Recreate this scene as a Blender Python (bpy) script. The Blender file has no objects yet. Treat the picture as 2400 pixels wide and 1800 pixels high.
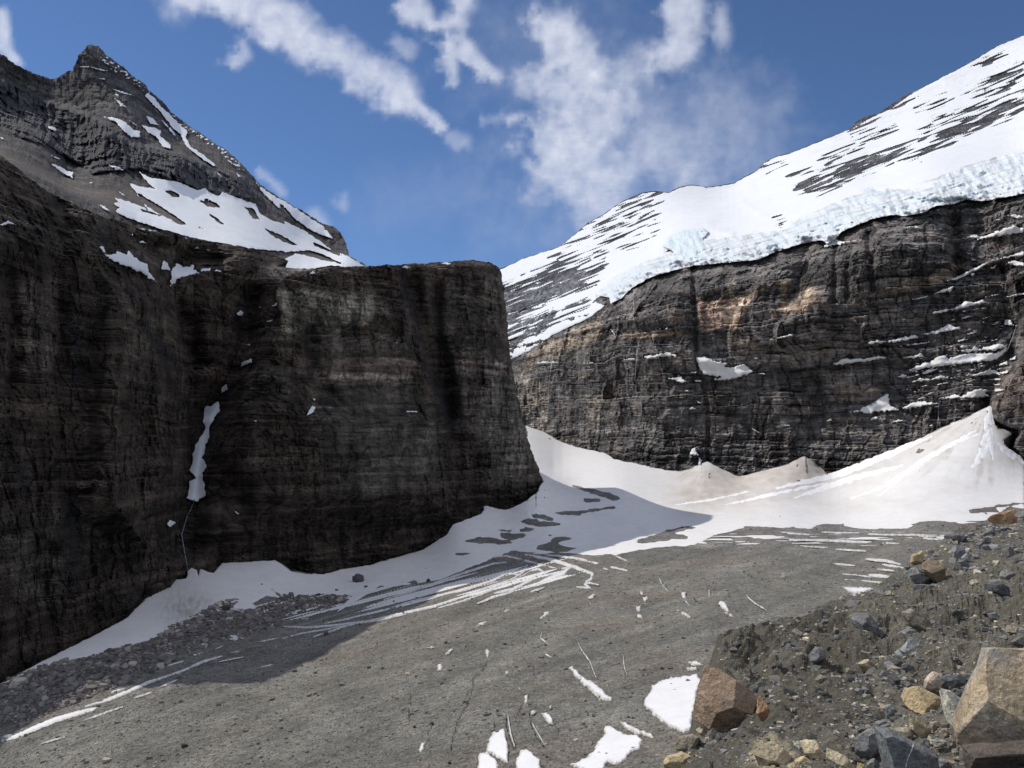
import bpy, bmesh, math, random
import numpy as np
from mathutils import Vector

# ------------------------------------------------------------------ camera, world, sun, exposure
F, CU, CV = 1997.0, 1200.0, 900.0          # focal length and centre of a 2400 x 1800 frame
PITCH = math.radians(4.3)
scene = bpy.context.scene
COL = scene.collection
cam_d = bpy.data.cameras.new('camera')
cam_d.sensor_fit = 'HORIZONTAL'; cam_d.sensor_width = 36.0
cam_d.lens = 36.0 * F / 2400.0
cam_d.clip_start = 0.1; cam_d.clip_end = 90000
cam = bpy.data.objects.new('camera', cam_d); COL.objects.link(cam)
cam.rotation_euler = (math.radians(90) + PITCH, 0, 0)
scene.camera = cam

SUN_EL = math.radians(49)
SUN_DIR = np.array([-0.62, 0.275, 0.0]); SUN_DIR[:2] /= np.linalg.norm(SUN_DIR[:2])
SUN_AZ = math.atan2(SUN_DIR[0], SUN_DIR[1])     # from +Y towards +X
SUN_DIR = np.array([math.sin(SUN_AZ) * math.cos(SUN_EL), math.cos(SUN_AZ) * math.cos(SUN_EL), math.sin(SUN_EL)])
world = bpy.data.worlds.new('World'); scene.world = world; world.use_nodes = True
wn = world.node_tree; wn.nodes.clear()
sky = wn.nodes.new('ShaderNodeTexSky'); sky.sky_type = 'NISHITA'; sky.sun_disc = False
sky.sun_elevation = SUN_EL; sky.sun_rotation = SUN_AZ
sky.altitude = 2300; sky.air_density = 0.85; sky.dust_density = 0.05; sky.ozone_density = 7.0
bg = wn.nodes.new('ShaderNodeBackground'); bg.inputs['Strength'].default_value = 0.114
wo = wn.nodes.new('ShaderNodeOutputWorld')
wn.links.new(sky.outputs[0], bg.inputs['Color']); wn.links.new(bg.outputs[0], wo.inputs['Surface'])
sun_d = bpy.data.lights.new('sun', 'SUN'); sun_d.energy = 3.4; sun_d.angle = math.radians(0.53)
sun_d.color = (1.0, 0.955, 0.89)
sun = bpy.data.objects.new('sun', sun_d); COL.objects.link(sun)
sun.rotation_euler = Vector(-SUN_DIR).to_track_quat('-Z', 'Y').to_euler()
scene.view_settings.view_transform = 'Standard'; scene.view_settings.look = 'None'
scene.view_settings.exposure = 0.0; scene.view_settings.gamma = 1.0
scene.view_settings.use_curve_mapping = False
scene.cycles.max_bounces = 6; scene.cycles.diffuse_bounces = 4; scene.cycles.transparent_max_bounces = 8

random.seed(7)
RNG = np.random.RandomState(11)

# ------------------------------------------------------------------ numeric helpers
def rays(U, V):
    dx = (U - CU) / F; dy = (CV - V) / F
    c, s = math.cos(PITCH), math.sin(PITCH)
    return np.stack([dx, c - dy * s, s + dy * c], -1)
def pt(u, v, t):
    return rays(np.array(float(u)), np.array(float(v))) * t

_perm = RNG.permutation(256).astype(np.int32)
_g = RNG.normal(size=(256, 3)).astype(np.float32); _g /= np.linalg.norm(_g, axis=1, keepdims=True)
_gx = np.ascontiguousarray(_g[:, 0]); _gy = np.ascontiguousarray(_g[:, 1]); _gz = np.ascontiguousarray(_g[:, 2])
def pn2(x, y):
    x, y = np.broadcast_arrays(x, y)
    xi = np.floor(x); yi = np.floor(y); xf = x - xi; yf = y - yi; xi = xi.astype(np.int32); yi = yi.astype(np.int32)
    fx = xf * xf * xf * (xf * (xf * 6 - 15) + 10); fy = yf * yf * yf * (yf * (yf * 6 - 15) + 10); r = 0
    for a in (0, 1):
        pa = _perm[(xi + a) & 255]; wa = fx if a else 1 - fx
        for b in (0, 1):
            h = _perm[(pa + yi + b) & 255]; r = r + wa * (fy if b else 1 - fy) * (_gx[h] * (xf - a) + _gy[h] * (yf - b))
    return r * 1.9
def hsh(a, b, seed=0):
    n = (a.astype(np.int64) * 374761393 + b.astype(np.int64) * 668265263 + seed * 1442695041) & 0x7fffffff
    n = ((n ^ (n >> 13)) * 1274126177) & 0x7fffffff; n = n ^ (n >> 16)
    return ((n & 0xffff) / 32767.5 - 1).astype(np.float32)
def blocks(s, z, h, w, seed):
    """bedded, jointed rock: every block of a bed stands at its own depth"""
    r = np.floor(z / h); q = s / w + 7 * hsh(r, r * 0, seed); c = np.floor(q); fz = z / h - r; fs = q - c
    v = hsh(r, c, seed + 1); gap = -1.1 * np.exp(-(np.minimum(fs, 1 - fs) * w / (.10 * h + .3)) ** 2)
    return .75 * v + 1.15 * hsh(r, r * 0, seed + 2) - 1.0 * (fz - .5) + gap * .6
def pn(x, y, z=0.0, seed=0):
    if np.ndim(z) == 0: return pn2(np.asarray(x, np.float32) + seed * 17.13, np.asarray(y, np.float32) + seed * 5.7)
    x = np.asarray(x, np.float32) + seed * 17.13; y = np.asarray(y, np.float32) + seed * 5.7
    z = np.asarray(z, np.float32) + seed * 31.9
    x, y, z = np.broadcast_arrays(x, y, z)
    xi = np.floor(x); yi = np.floor(y); zi = np.floor(z)
    xf = x - xi; yf = y - yi; zf = z - zi; xi = xi.astype(np.int32); yi = yi.astype(np.int32); zi = zi.astype(np.int32)
    fx = xf * xf * xf * (xf * (xf * 6 - 15) + 10); fy = yf * yf * yf * (yf * (yf * 6 - 15) + 10); fz = zf * zf * zf * (zf * (zf * 6 - 15) + 10)
    r = 0
    for a in (0, 1):
        wa = fx if a else 1 - fx; pa = _perm[(xi + a) & 255]
        for b in (0, 1):
            wb = wa * (fy if b else 1 - fy); pb = _perm[(pa + yi + b) & 255]
            for c in (0, 1):
                g = _perm[(pb + zi + c) & 255]
                r = r + wb * (fz if c else 1 - fz) * (_gx[g] * (xf - a) + _gy[g] * (yf - b) + _gz[g] * (zf - c))
    return r * 1.6
def fbm(x, y, z=0.0, o=4, seed=0, gain=0.5, ridge=False):
    s = 0; a = 1.0; n = 0; f = 1.0
    x = np.asarray(x, np.float32); y = np.asarray(y, np.float32)
    for i in range(o):
        v = pn(x * f, y * f, z * f, seed + i * 3)
        if ridge: v = 1 - 2.2 * np.abs(v)
        s = s + a * v; n += a; a *= gain; f *= 2.03
    return s / n
def sst(a, b, x):
    t = np.clip((x - a) / (b - a), 0, 1); return t * t * (3 - 2 * t)
def sdf(U, V, poly):
    """signed distance in pixels, positive inside"""
    P = np.asarray(poly, np.float32); n = len(P)
    d2 = np.full(U.shape, 1e12, np.float32); ins = np.zeros(U.shape, bool)
    for i in range(n):
        ax, ay = P[i]; bx, by = P[(i + 1) % n]
        ex, ey = bx - ax, by - ay; L = ex * ex + ey * ey + 1e-9
        t = np.clip(((U - ax) * ex + (V - ay) * ey) / L, 0, 1)
        q = (U - ax - t * ex) ** 2 + (V - ay - t * ey) ** 2
        d2 = np.minimum(d2, q)
        if ay != by:
            c = ((ay > V) != (by > V)) & (U < ex * (V - ay) / (by - ay) + ax)
            ins ^= c
    d = np.sqrt(d2); return np.where(ins, d, -d)
def pld(U, V, pts):
    """distance to a polyline and 0..1 position along it"""
    P = np.asarray(pts, np.float32); n = len(P)
    seg = np.linalg.norm(P[1:] - P[:-1], axis=1); tot = seg.sum() + 1e-6; acc = 0
    d2 = np.full(U.shape, 1e12, np.float32); par = np.zeros(U.shape, np.float32)
    for i in range(n - 1):
        ax, ay = P[i]; ex, ey = P[i + 1] - P[i]; L = ex * ex + ey * ey + 1e-9
        t = np.clip(((U - ax) * ex + (V - ay) * ey) / L, 0, 1)
        q = (U - ax - t * ex) ** 2 + (V - ay - t * ey) ** 2
        m = q < d2; d2 = np.where(m, q, d2); par = np.where(m, (acc + t * seg[i]) / tot, par); acc += seg[i]
    return np.sqrt(d2), par
ZM = dict(N=(0, 0, 1), TL=(0, 0, .5425), TR=(1200, 0, .5425), BL=(0, 900, .5425), BR=(1200, 900, .5425), A6=(0, 100, .3014),
          R1=(1550, 1350, .3843), R2=(1550, 1200, .3843), L3=(0, 1500, .2712), G4=(900, 1300, .3014), F5=(1200, 500, .3616),
          W7=(400, 550, .4219), H1=(1800, 400, .2712), H2=(1850, 750, .3014), H3=(1200, 1200, .2712), H4=(0, 350, .3316), H5=(300, 1250, .2712))
def Z(k, s):
    """points written as 'x,y x,y ...' in one of several local frames"""
    ox, oy, sc = ZM[k]
    return [(ox + float(a.split(',')[0]) * sc, oy + float(a.split(',')[1]) * sc) for a in s.split()]

class TPS:
    def __init__(self, pts, lam=1e-5):
        P = np.array([(p[0] / 1000, p[1] / 1000) for p in pts], float); y = np.array([1000.0 / p[2] for p in pts]); n = len(P)
        self.m = y.mean(); self.P = P
        r = np.linalg.norm(P[:, None] - P[None], axis=2)
        K = np.where(r > 0, r * r * np.log(r + 1e-12), 0) + lam * np.eye(n)
        A = np.zeros((n + 3, n + 3)); A[:n, :n] = K; A[:n, n] = 1; A[:n, n + 1:] = P; A[n, :n] = 1; A[n + 1:, :n] = P.T
        self.w = np.linalg.solve(A, np.concatenate([y, np.zeros(3)]))
    def __call__(self, U, V):
        if U.size > 20000:
            us, vs = U[0], V[:, 0]; a = np.unique(np.append(us[::6], us[-1])); b = np.unique(np.append(vs[::6], vs[-1]))
            A, B = np.meshgrid(a, b); K = 1 / self(A, B)
            K = np.stack([np.interp(us, a, k) for k in K]); j = np.interp(vs, b, np.arange(len(b))); j0 = np.minimum(j.astype(int), len(b) - 2); w = (j - j0)[:, None]
            return 1 / (K[j0] * (1 - w) + K[j0 + 1] * w)
        u = U / 1000; v = V / 1000; n = len(self.P)
        r = self.w[n] + self.w[n + 1] * u + self.w[n + 2] * v
        for i, (a, b) in enumerate(self.P):
            q = (u - a) ** 2 + (v - b) ** 2 + 1e-12
            r = r + self.w[i] * 0.5 * q * np.log(q)
        return 1000.0 / np.maximum(r, 0.18)

# ------------------------------------------------------------------ mesh building
def clip(P, f, C):
    """part of a grid surface where f > 0, cut exactly along f = 0. returns verts, tris, colours"""
    ny, nx = f.shape
    idx = np.arange(ny * nx, dtype=np.int64).reshape(ny, nx)
    a, b, c, d = idx[:-1, :-1].ravel(), idx[:-1, 1:].ravel(), idx[1:, 1:].ravel(), idx[1:, :-1].ravel()
    alt = ((np.arange(ny - 1)[:, None] + np.arange(nx - 1)[None]) % 2 == 0).ravel()
    T = np.concatenate([np.where(alt[:, None], np.stack([a, d, c], 1), np.stack([a, d, b], 1)),
                        np.where(alt[:, None], np.stack([a, c, b], 1), np.stack([b, d, c], 1))])
    fv = f.ravel(); Pv = P.reshape(-1, 3); Cv = C.reshape(-1, C.shape[-1])
    ins = fv[T] > 0; k = ins.sum(1)
    full = T[k == 3]
    nv = []; nc = []; nt = []; base = ny * nx
    def cut(i, j):
        nonlocal base
        w = (fv[i] / (fv[i] - fv[j]))[:, None]
        nv.append(Pv[i] * (1 - w) + Pv[j] * w); nc.append(Cv[i] * (1 - w) + Cv[j] * w)
        r = np.arange(len(i)) + base; base += len(i); return r
    t1 = T[k == 1]; m = ins[k == 1]
    if len(t1):
        s = np.argmax(m, 1); r = np.arange(len(t1)); A, B, D = t1[r, s], t1[r, (s + 1) % 3], t1[r, (s + 2) % 3]
        x = cut(A, B); y = cut(A, D); nt.append(np.stack([A, x, y], 1))
    t2 = T[k == 2]; m = ins[k == 2]
    if len(t2):
        s = np.argmin(m, 1); r = np.arange(len(t2)); A, B, D = t2[r, s], t2[r, (s + 1) % 3], t2[r, (s + 2) % 3]
        x = cut(B, A); y = cut(D, A); nt.append(np.stack([x, B, D], 1)); nt.append(np.stack([x, D, y], 1))
    T = np.concatenate([full] + nt)
    Pa = np.concatenate([Pv] + nv); Ca = np.concatenate([Cv] + nc)
    # weld cut vertices lying on the same place
    used, inv = np.unique(T.ravel(), return_inverse=True)
    Pa = Pa[used]; Ca = Ca[used]; T = inv.reshape(-1, 3)
    newi = np.nonzero(used >= ny * nx)[0]
    if len(newi):
        key = np.round(Pa[newi] * 200).astype(np.int64)
        _, first, inv2 = np.unique(key, axis=0, return_index=True, return_inverse=True)
        mp = np.arange(len(Pa)); mp[newi] = newi[first[inv2.ravel()]]; T = mp[T]
        T = T[(T[:, 0] != T[:, 1]) & (T[:, 1] != T[:, 2]) & (T[:, 0] != T[:, 2])]
    return Pa, T, Ca
def skirt(Pa, T, Ca, fn):
    """give a sheet a real edge: extrude its border by fn(points)"""
    E = np.concatenate([T[:, [0, 1]], T[:, [1, 2]], T[:, [2, 0]]]); n = len(Pa)
    k = np.minimum(E[:, 0], E[:, 1]) * n + np.maximum(E[:, 0], E[:, 1])
    _, i, c = np.unique(k, return_index=True, return_counts=True)
    B = E[i[c == 1]]
    vs, inv = np.unique(B.ravel(), return_inverse=True); inv = inv.reshape(-1, 2)
    N = fn(Pa[vs]); a, b = B[:, 0], B[:, 1]; a2, b2 = inv[:, 0] + n, inv[:, 1] + n
    T2 = np.concatenate([np.stack([b, a, a2], 1), np.stack([b, a2, b2], 1)])
    return np.concatenate([Pa, N]), np.concatenate([T, T2]), np.concatenate([Ca, Ca[vs]])
def mesh_obj(name, Pa, T, Ca, mat, parent=None, smooth=False, label=None, kind=None, cat=None, group=None, loc=(0, 0, 0)):
    me = bpy.data.meshes.new(name)
    n, m = len(Pa), len(T)
    me.vertices.add(n); me.vertices.foreach_set('co', (np.asarray(Pa) - np.array(loc)).astype(np.float32).ravel())
    me.loops.add(m * 3); me.loops.foreach_set('vertex_index', T.astype(np.int32).ravel())
    me.polygons.add(m); me.polygons.foreach_set('loop_start', np.arange(0, m * 3, 3, dtype=np.int32))
    me.polygons.foreach_set('loop_total', np.full(m, 3, np.int32))
    me.polygons.foreach_set('use_smooth', np.full(m, bool(smooth)))
    if Ca is not None:
        at = me.color_attributes.new('Col', 'FLOAT_COLOR', 'POINT')
        c4 = np.ones((n, 4), np.float32); c4[:, :Ca.shape[1]] = Ca; at.data.foreach_set('color', c4.ravel())
    me.update(calc_edges=True)
    me.materials.append(mat)
    o = bpy.data.objects.new(name, me); COL.objects.link(o); o.location = loc
    if parent: o.parent = parent
    if label: o['label'] = label
    if kind: o['kind'] = kind
    if cat: o['category'] = cat
    if group: o['group'] = group
    return o
def blur(A, r, n=2):
    for _ in range(n):
        for ax in (0, 1):
            pad = [(0, 0), (0, 0)]; pad[ax] = (r + 1, r); B = np.cumsum(np.pad(A, pad, mode='edge'), axis=ax)
            sl1 = [slice(None)] * 2; sl2 = [slice(None)] * 2
            sl1[ax] = slice(2 * r + 1, None); sl2[ax] = slice(None, -(2 * r + 1)); A = (B[tuple(sl1)] - B[tuple(sl2)]) / (2 * r + 1)
    return A
class Surf:
    """a relief surface: for each direction (u, v) of a grid its distance t, giving points in the world"""
    def __init__(s, us, vs, tfun):
        s.us = np.asarray(us, float); s.vs = np.asarray(vs, float); s.U, s.V = np.meshgrid(s.us, s.vs)
        s.R = rays(s.U, s.V); s.T = tfun(s.U, s.V)
    def P(s): return s.R * s.T[..., None]
    def smooth(s, r=2, n=2): s.TS = blur(s.T, r, n)
    def at(s, u, v, arr=None):
        A = s.TS if arr is None else arr
        i = np.clip(np.interp(v, s.vs, np.arange(len(s.vs))), 0, len(s.vs) - 1.001)
        j = np.clip(np.interp(u, s.us, np.arange(len(s.us))), 0, len(s.us) - 1.001)
        i0 = i.astype(int); j0 = j.astype(int); a = i - i0; b = j - j0
        return (A[i0, j0] * (1 - a) * (1 - b) + A[i0 + 1, j0] * a * (1 - b) + A[i0, j0 + 1] * (1 - a) * b + A[i0 + 1, j0 + 1] * a * b)
def rng(a, b, h): return np.linspace(a, b, max(3, int(round((b - a) / h)) + 1))
def patch(surf, name, fld, box, h, mat, parent, thick=0.5, up=0.0, edge=4.0, rough=0.0, fringe=0.0, col=(1, 1, 1), colf=None, sk=None, **kw):
    """a sheet of snow or ice lying on surf where fld(U, V) > 0"""
    u0, v0, u1, v1 = box
    U, V = np.meshgrid(rng(u0, u1, h), rng(v0, v1, h))
    f = fld(U, V)
    f[0, :] = np.minimum(f[0, :], -.01); f[-1, :] = np.minimum(f[-1, :], -.01); f[:, 0] = np.minimum(f[:, 0], -.01); f[:, -1] = np.minimum(f[:, -1], -.01)
    if (f > 0).sum() < 3: return None
    T = surf.at(U, V); k = 1 - (1 - np.clip(f / edge, 0, 1)) ** 2
    R = rays(U, V)
    if rough: T = T + rough * fbm(U / 14, V / 14, 0, 3, 5)
    P = R * (T - thick * k - 0.02 * thick)[..., None]; P[..., 2] += up * k
    C = np.empty(U.shape + (3,), np.float32); C[:] = col
    if colf is not None: C *= colf(U, V)[..., None] if colf(U, V).ndim == 2 else colf(U, V)
    if fringe: C *= (1 - fringe * np.array([1, 1.06, 1.15]) * ((1 - np.clip(f / 7, 0, 1)) ** 1.5 * (1 + fbm(U / 6, V / 5, 0, 2, 9)))[..., None]).astype(np.float32)
    Pa, T3, Ca = clip(P, f, C)
    if not len(T3): return None
    return mesh_obj(name, Pa, T3, Ca, mat, parent, smooth=True, **kw)
def pbox(poly, m=8):
    a = np.array(poly); return (a[:, 0].min() - m, a[:, 1].min() - m, a[:, 0].max() + m, a[:, 1].max() + m)
def snow_poly(surf, poly, mat, parent, name='snow_patch', amp=3.0, scale=12.0, seed=0, holes=(), h=None, **kw):
    b = pbox(poly); size = max(b[2] - b[0], b[3] - b[1]); h = h or min(2.6, max(0.8, size / 90))
    def fld(U, V):
        f = sdf(U, V, poly)
        for q in holes: f = np.minimum(f, -sdf(U, V, q))
        return f + amp * fbm(U / scale, V / scale, 0, 4, seed) + min(1.6, amp) * .8 * fbm(U / 3.2, V / 2.4, 0, 2, seed + 1)
    return patch(surf, name, fld, b, h, mat, parent, **kw)
def snow_line(surf, pts, w, mat, parent, name='snow_streak', amp=2.0, scale=10.0, seed=0, stretch=1.0, **kw):
    b = pbox(pts, w + 6)
    def fld(U, V):
        d, s = pld(U, V, pts)
        return w * (0.35 + 0.65 * np.sin(math.pi * np.clip(s, .03, .97)) ** .6) - d + amp * fbm(U / scale, V / scale, 0, 3, seed)
    return patch(surf, name, fld, b, max(.8, min(2, w * .4)), mat, parent, edge=max(1.5, w * .6), **kw)

# ------------------------------------------------------------------ materials
def mat_base(name):
    m = bpy.data.materials.new(name); m.use_nodes = True; nt = m.node_tree; b = nt.nodes['Principled BSDF']
    return m, nt, b
def nd(nt, t, **kw):
    n = nt.nodes.new(t)
    for k, v in kw.items(): setattr(n, k, v)
    return n
def vec(nt, scale=(1, 1, 1), src='Object'):
    tc = nd(nt, 'ShaderNodeTexCoord'); mp = nd(nt, 'ShaderNodeMapping'); mp.inputs['Scale'].default_value = scale
    nt.links.new(tc.outputs[src], mp.inputs[0]); return mp.outputs[0]
def noise(nt, v, scale, detail=4, rough=.55):
    n = nd(nt, 'ShaderNodeTexNoise'); n.inputs['Scale'].default_value = scale; n.inputs['Detail'].default_value = detail
    n.inputs['Roughness'].default_value = rough; nt.links.new(v, n.inputs['Vector']); return n.outputs['Fac']
def mrange(nt, x, a, b, c, d):
    n = nd(nt, 'ShaderNodeMapRange'); nt.links.new(x, n.inputs[0])
    for i, q in enumerate((a, b, c, d)): n.inputs[i + 1].default_value = q
    return n.outputs[0]
def math_(nt, op, a, b):
    n = nd(nt, 'ShaderNodeMath', operation=op)
    for i, q in enumerate((a, b)):
        if isinstance(q, (int, float)): n.inputs[i].default_value = q
        else: nt.links.new(q, n.inputs[i])
    return n.outputs[0]
def rock_mat(name, layers, bump=(), rough=.92, attr=True, base=(1, 1, 1)):
    """layers: (mapping scale, noise scale, low, high) multiplied; bump: (mapping scale, noise scale, distance)"""
    m, nt, b = mat_base(name); b.inputs['Roughness'].default_value = rough
    b.inputs['Specular IOR Level'].default_value = .25
    f = None
    for ms, s, lo, hi in layers:
        x = mrange(nt, noise(nt, vec(nt, ms), s, 5, .6), .3, .7, lo, hi); f = x if f is None else math_(nt, 'MULTIPLY', f, x)
    vm = nd(nt, 'ShaderNodeVectorMath', operation='SCALE'); nt.links.new(f, vm.inputs['Scale'])
    if attr:
        at = nd(nt, 'ShaderNodeAttribute'); at.attribute_name = 'Col'; nt.links.new(at.outputs['Color'], vm.inputs[0])
    else: vm.inputs[0].default_value = base
    nt.links.new(vm.outputs[0], b.inputs['Base Color'])
    prev = None
    for ms, s, dist in bump:
        bp = nd(nt, 'ShaderNodeBump'); bp.inputs['Distance'].default_value = dist; bp.inputs['Strength'].default_value = 1
        nt.links.new(noise(nt, vec(nt, ms), s, 5, .65), bp.inputs['Height'])
        if prev: nt.links.new(prev, bp.inputs['Normal'])
        prev = bp.outputs[0]
    if prev: nt.links.new(prev, b.inputs['Normal'])
    return m
M_wall = rock_mat('dark_limestone', [((1, 1, 4), .03, .75, 1.3), ((1, 1, 1), .5, .75, 1.3), ((1, 1, 5), .16, .75, 1.3)],
                  [((1, 1, 3), .25, 1.6), ((1, 1, 1), 1.0, .5)])
M_far = rock_mat('grey_limestone', [((1, 1, 6), .012, .6, 1.45), ((1, 1, .2), .09, .6, 1.5), ((1, 1, 8), .06, .6, 1.45)],
                 [((1, 1, 4), .12, 3.0), ((1, 1, 1), .5, 1.2)])
M_peak = rock_mat('peak_rock', [((1, 1, 2), .02, .75, 1.25), ((1, 1, .3), .15, .75, 1.3)], [((1, 1, 1), .15, 2.2), ((1, 1, 1), .6, 1.0)])
M_debris = rock_mat('glacier_debris', [((1, 1, 1), .06, .85, 1.2), ((1, 1, 1), .35, .65, 1.4), ((1, 1, 1), 1.3, .4, 1.75)],
                    [((1, 1, 1), .5, 1.3), ((1, 1, 1), 1.6, .6)])
M_till = rock_mat('till', [((1, 1, 1), .5, .8, 1.2), ((1, 1, 1), 9, .6, 1.4), ((1, 1, 1), 35, .75, 1.25)],
                  [((1, 1, 1), 5, .10), ((1, 1, 1), 22, .035)])
def rplanes(k, n=12):
    r = random.Random(k); pl = [((r.gauss(0, 1), r.gauss(0, 1), r.gauss(0, 1)), r.uniform(.6, .95)) for _ in range(n)]
    return pl + [(a, r.uniform(.75, 1)) for a in ((1, 0, 0), (-1, 0, 0), (0, 1, 0), (0, -1, 0), (0, 0, 1), (0, 0, -1))]
M_stone = rock_mat('stone', [((1, 1, 1), 2.5, .65, 1.3), ((1, 1, 2.5), 9, .7, 1.3), ((1, 1, 1), 40, .75, 1.3)], [((1, 1, 1), 5, .07), ((1, 1, 1), 24, .022)], rough=.85)
M_rubble = rock_mat('rubble', [((1, 1, 1), .5, .75, 1.25)], [((1, 1, 1), 1.5, .2)])
def snow_mat(name, lo=.9, col=(.87, .875, .89), bs=.25, bd=.35, rough=.65):
    m, nt, b = mat_base(name); b.inputs['Roughness'].default_value = rough; b.inputs['Specular IOR Level'].default_value = .2
    f = mrange(nt, noise(nt, vec(nt), bs * .4, 5, .6), .3, .7, lo, 1.0)
    at = nd(nt, 'ShaderNodeAttribute'); at.attribute_name = 'Col'
    vm = nd(nt, 'ShaderNodeVectorMath', operation='SCALE'); nt.links.new(at.outputs['Color'], vm.inputs[0]); nt.links.new(f, vm.inputs['Scale'])
    v2 = nd(nt, 'ShaderNodeVectorMath', operation='MULTIPLY'); v2.inputs[1].default_value = col; nt.links.new(vm.outputs[0], v2.inputs[0])
    nt.links.new(v2.outputs[0], b.inputs['Base Color'])
    bp = nd(nt, 'ShaderNodeBump'); bp.inputs['Distance'].default_value = bd; nt.links.new(noise(nt, vec(nt), bs, 5, .6), bp.inputs['Height'])
    nt.links.new(bp.outputs[0], b.inputs['Normal'])
    return m
M_snow = snow_mat('snow', col=(.825, .825, .83)); M_snow_hi = snow_mat('mountain_snow', .95, (.80, .805, .81), bs=.05, bd=1.6)
M_ice = snow_mat('glacier_ice', .9, (.79, .825, .835), .08, 2.0, .45)

# ================================================================== TERRAIN: glacier floor and snow basin
BASE = Z('N', '-1500,2500 -400,1790 0,1603') + Z('BL', '200,1190 400,1090 550,1010 625,930 700,862 760,845 806,842 815,800 830,793 850,803 857,832 866,802 900,812 925,816 960,774 1080,768 1190,762 1220,778 1260,808 1340,820 1400,822 1480,800 1600,782 1700,752 1830,715 1930,650 1958,608 2080,560 2092,540 2086,510 2110,530 2180,545 2212,535') \
    + Z('N', '1220,1182 1258,1155 1272,1128 1262,1105 1240,1075') + Z('BR', '60,180 150,210 240,250 270,272 400,297 440,325 500,337 560,348 660,372 730,378 820,345 845,335 880,355 980,402 1100,370 1180,350 1265,310 1330,360 1370,392 1480,352 1570,325 1700,270 1850,190 1960,145 2050,100 2065,150 2100,190 2160,205 2175,203 2120,245 2150,290 2212,350') + Z('N', '2520,1150 2700,1130 3900,1000 3900,2700 -1500,2700')
TP = TPS([(0, 1800, 350), (600, 1800, 282), (1200, 1800, 225), (1800, 1800, 192), (2400, 1800, 176), (0, 1640, 440), (0, 1603, 470), (-500, 1800, 480), (-500, 2100, 360),
          (400, 1500, 520), (400, 1395, 640), (640, 1440, 610), (650, 1315, 742), (440, 1345, 690), (900, 1400, 650), (800, 1345, 770), (950, 1330, 800), (1000, 1300, 850), (1065, 1235, 890),
          (1200, 1300, 800), (1650, 1230, 885), (1400, 1300, 760), (1200, 1500, 435), (1800, 1400, 480), (1400, 1230, 900), (1300, 1180, 970),
          (2400, 1240, 750), (2000, 1240, 830), (1265, 1140, 1000), (1185, 1192, 950), (1235, 1000, 1880), (1300, 1100, 1350), (1350, 1060, 1650), (1450, 1150, 1100), (1500, 1085, 1450), (1740, 1113, 1330), (1650, 1084, 1355), (1600, 1100, 1370), (1560, 1190, 1030),
          (1890, 1070, 1270), (1942, 1110, 1265), (1800, 1150, 1060), (2100, 1030, 1175), (2312, 956, 1095), (2400, 1090, 980), (2390, 1015, 1045), (2100, 1130, 990), (2300, 1180, 850), (2800, 1240, 700), (2800, 1100, 900), (2700, 1800, 170)])
us = np.concatenate([rng(-1500, -60, 70)[:-1], rng(-60, 2440, 3.4)[:-1], rng(2440, 3900, 70)])
vs = np.concatenate([rng(930, 1830, 2.8)[:-1], rng(1830, 2700, 30)])
terr = Surf(us, vs, TP)
P0 = terr.P()
baseT = terr.T.copy()
rub = Z('L3', '-60,420 100,330 300,250 420,200 600,190 880,120 1040,60 1250,30 1500,-130 1900,-320 2100,-380') + Z('H5', '860,700 1150,640 1400,545 1600,560 1900,530 1950,550 1850,620 1700,660 1400,720 1300,800 1100,860 600,1010 330,1140 0,1290') + Z('L3', '900,450 640,560 400,650 0,830 -60,860')
sR = sdf(terr.U, terr.V, rub)
ridge = sst(0, 26, sR)
dz = 0.9 * fbm(P0[..., 0] / 30, P0[..., 1] / 45, 0, 4, 1) * np.clip(baseT / 300, .6, 3) + .55 * fbm(P0[..., 0] / 6, P0[..., 1] / 9, 0, 5, 2, .6)
dz += ridge * (2.2 + 2.5 * fbm(P0[..., 0] / 14, P0[..., 1] / 14, 0, 4, 3))
# flow-parallel ribs on the debris-covered ice
d_, s_ = pld(terr.U, terr.V, Z('G4', '-600,560 0,330 500,180 900,40 1300,-60'))
dz *= 1 - .6 * np.exp(-((terr.V - 1380 + (terr.U - 1000) * .14) / 70) ** 2) * sst(300, 700, terr.U) * sst(1500, 1250, terr.U)
dz += .3 * np.exp(-((terr.V - 1360) / 120) ** 2) * fbm(terr.U / 160 + terr.V / 30, terr.V / 9 + terr.U / 26, 0, 3, 9)
CREV = [('G4', '215,1030 215,1130 200,1220 205,1300', 1.6), ('G4', '810,830 770,900 700,960 690,1080 640,1180 580,1290 560,1370', 2.4), ('G4', '550,1380 530,1480 520,1550', 2), ('G4', '385,1300 350,1370 355,1440', 2.2),
        ('G4', '955,1250 960,1330 990,1420 1020,1500', 3.2), ('G4', '1085,1160 1060,1200 1035,1260', 2.6), ('G4', '1190,1155 1188,1210', 1.6), ('G4', '1140,1230 1150,1310 1190,1400 1250,1490', 1.8), ('G4', '865,1300 860,1370', 1.8), ('G4', '480,750 430,800', 1.6),
        ('G4', '680,590 640,640', 1.3), ('G4', '1330,1310 1370,1380', 1.5), ('G4', '1570,1200 1590,1245', 1.6), ('G4', '1170,870 1165,1050', .9), ('G4', '1500,670 1540,750 1600,830 1650,960', 1), ('G4', '1860,790 1870,880 1890,940', 1)]
crack = np.zeros_like(dz)
for k, s, w in CREV:
    d, q = pld(terr.U, terr.V, Z(k, s)); d = d + 1.5 * fbm(terr.U / 8, terr.V / 8, 0, 2, 4); crack = np.maximum(crack, np.exp(-(np.abs(d) / (w * .75)) ** 2))
dz -= crack * .75
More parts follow.
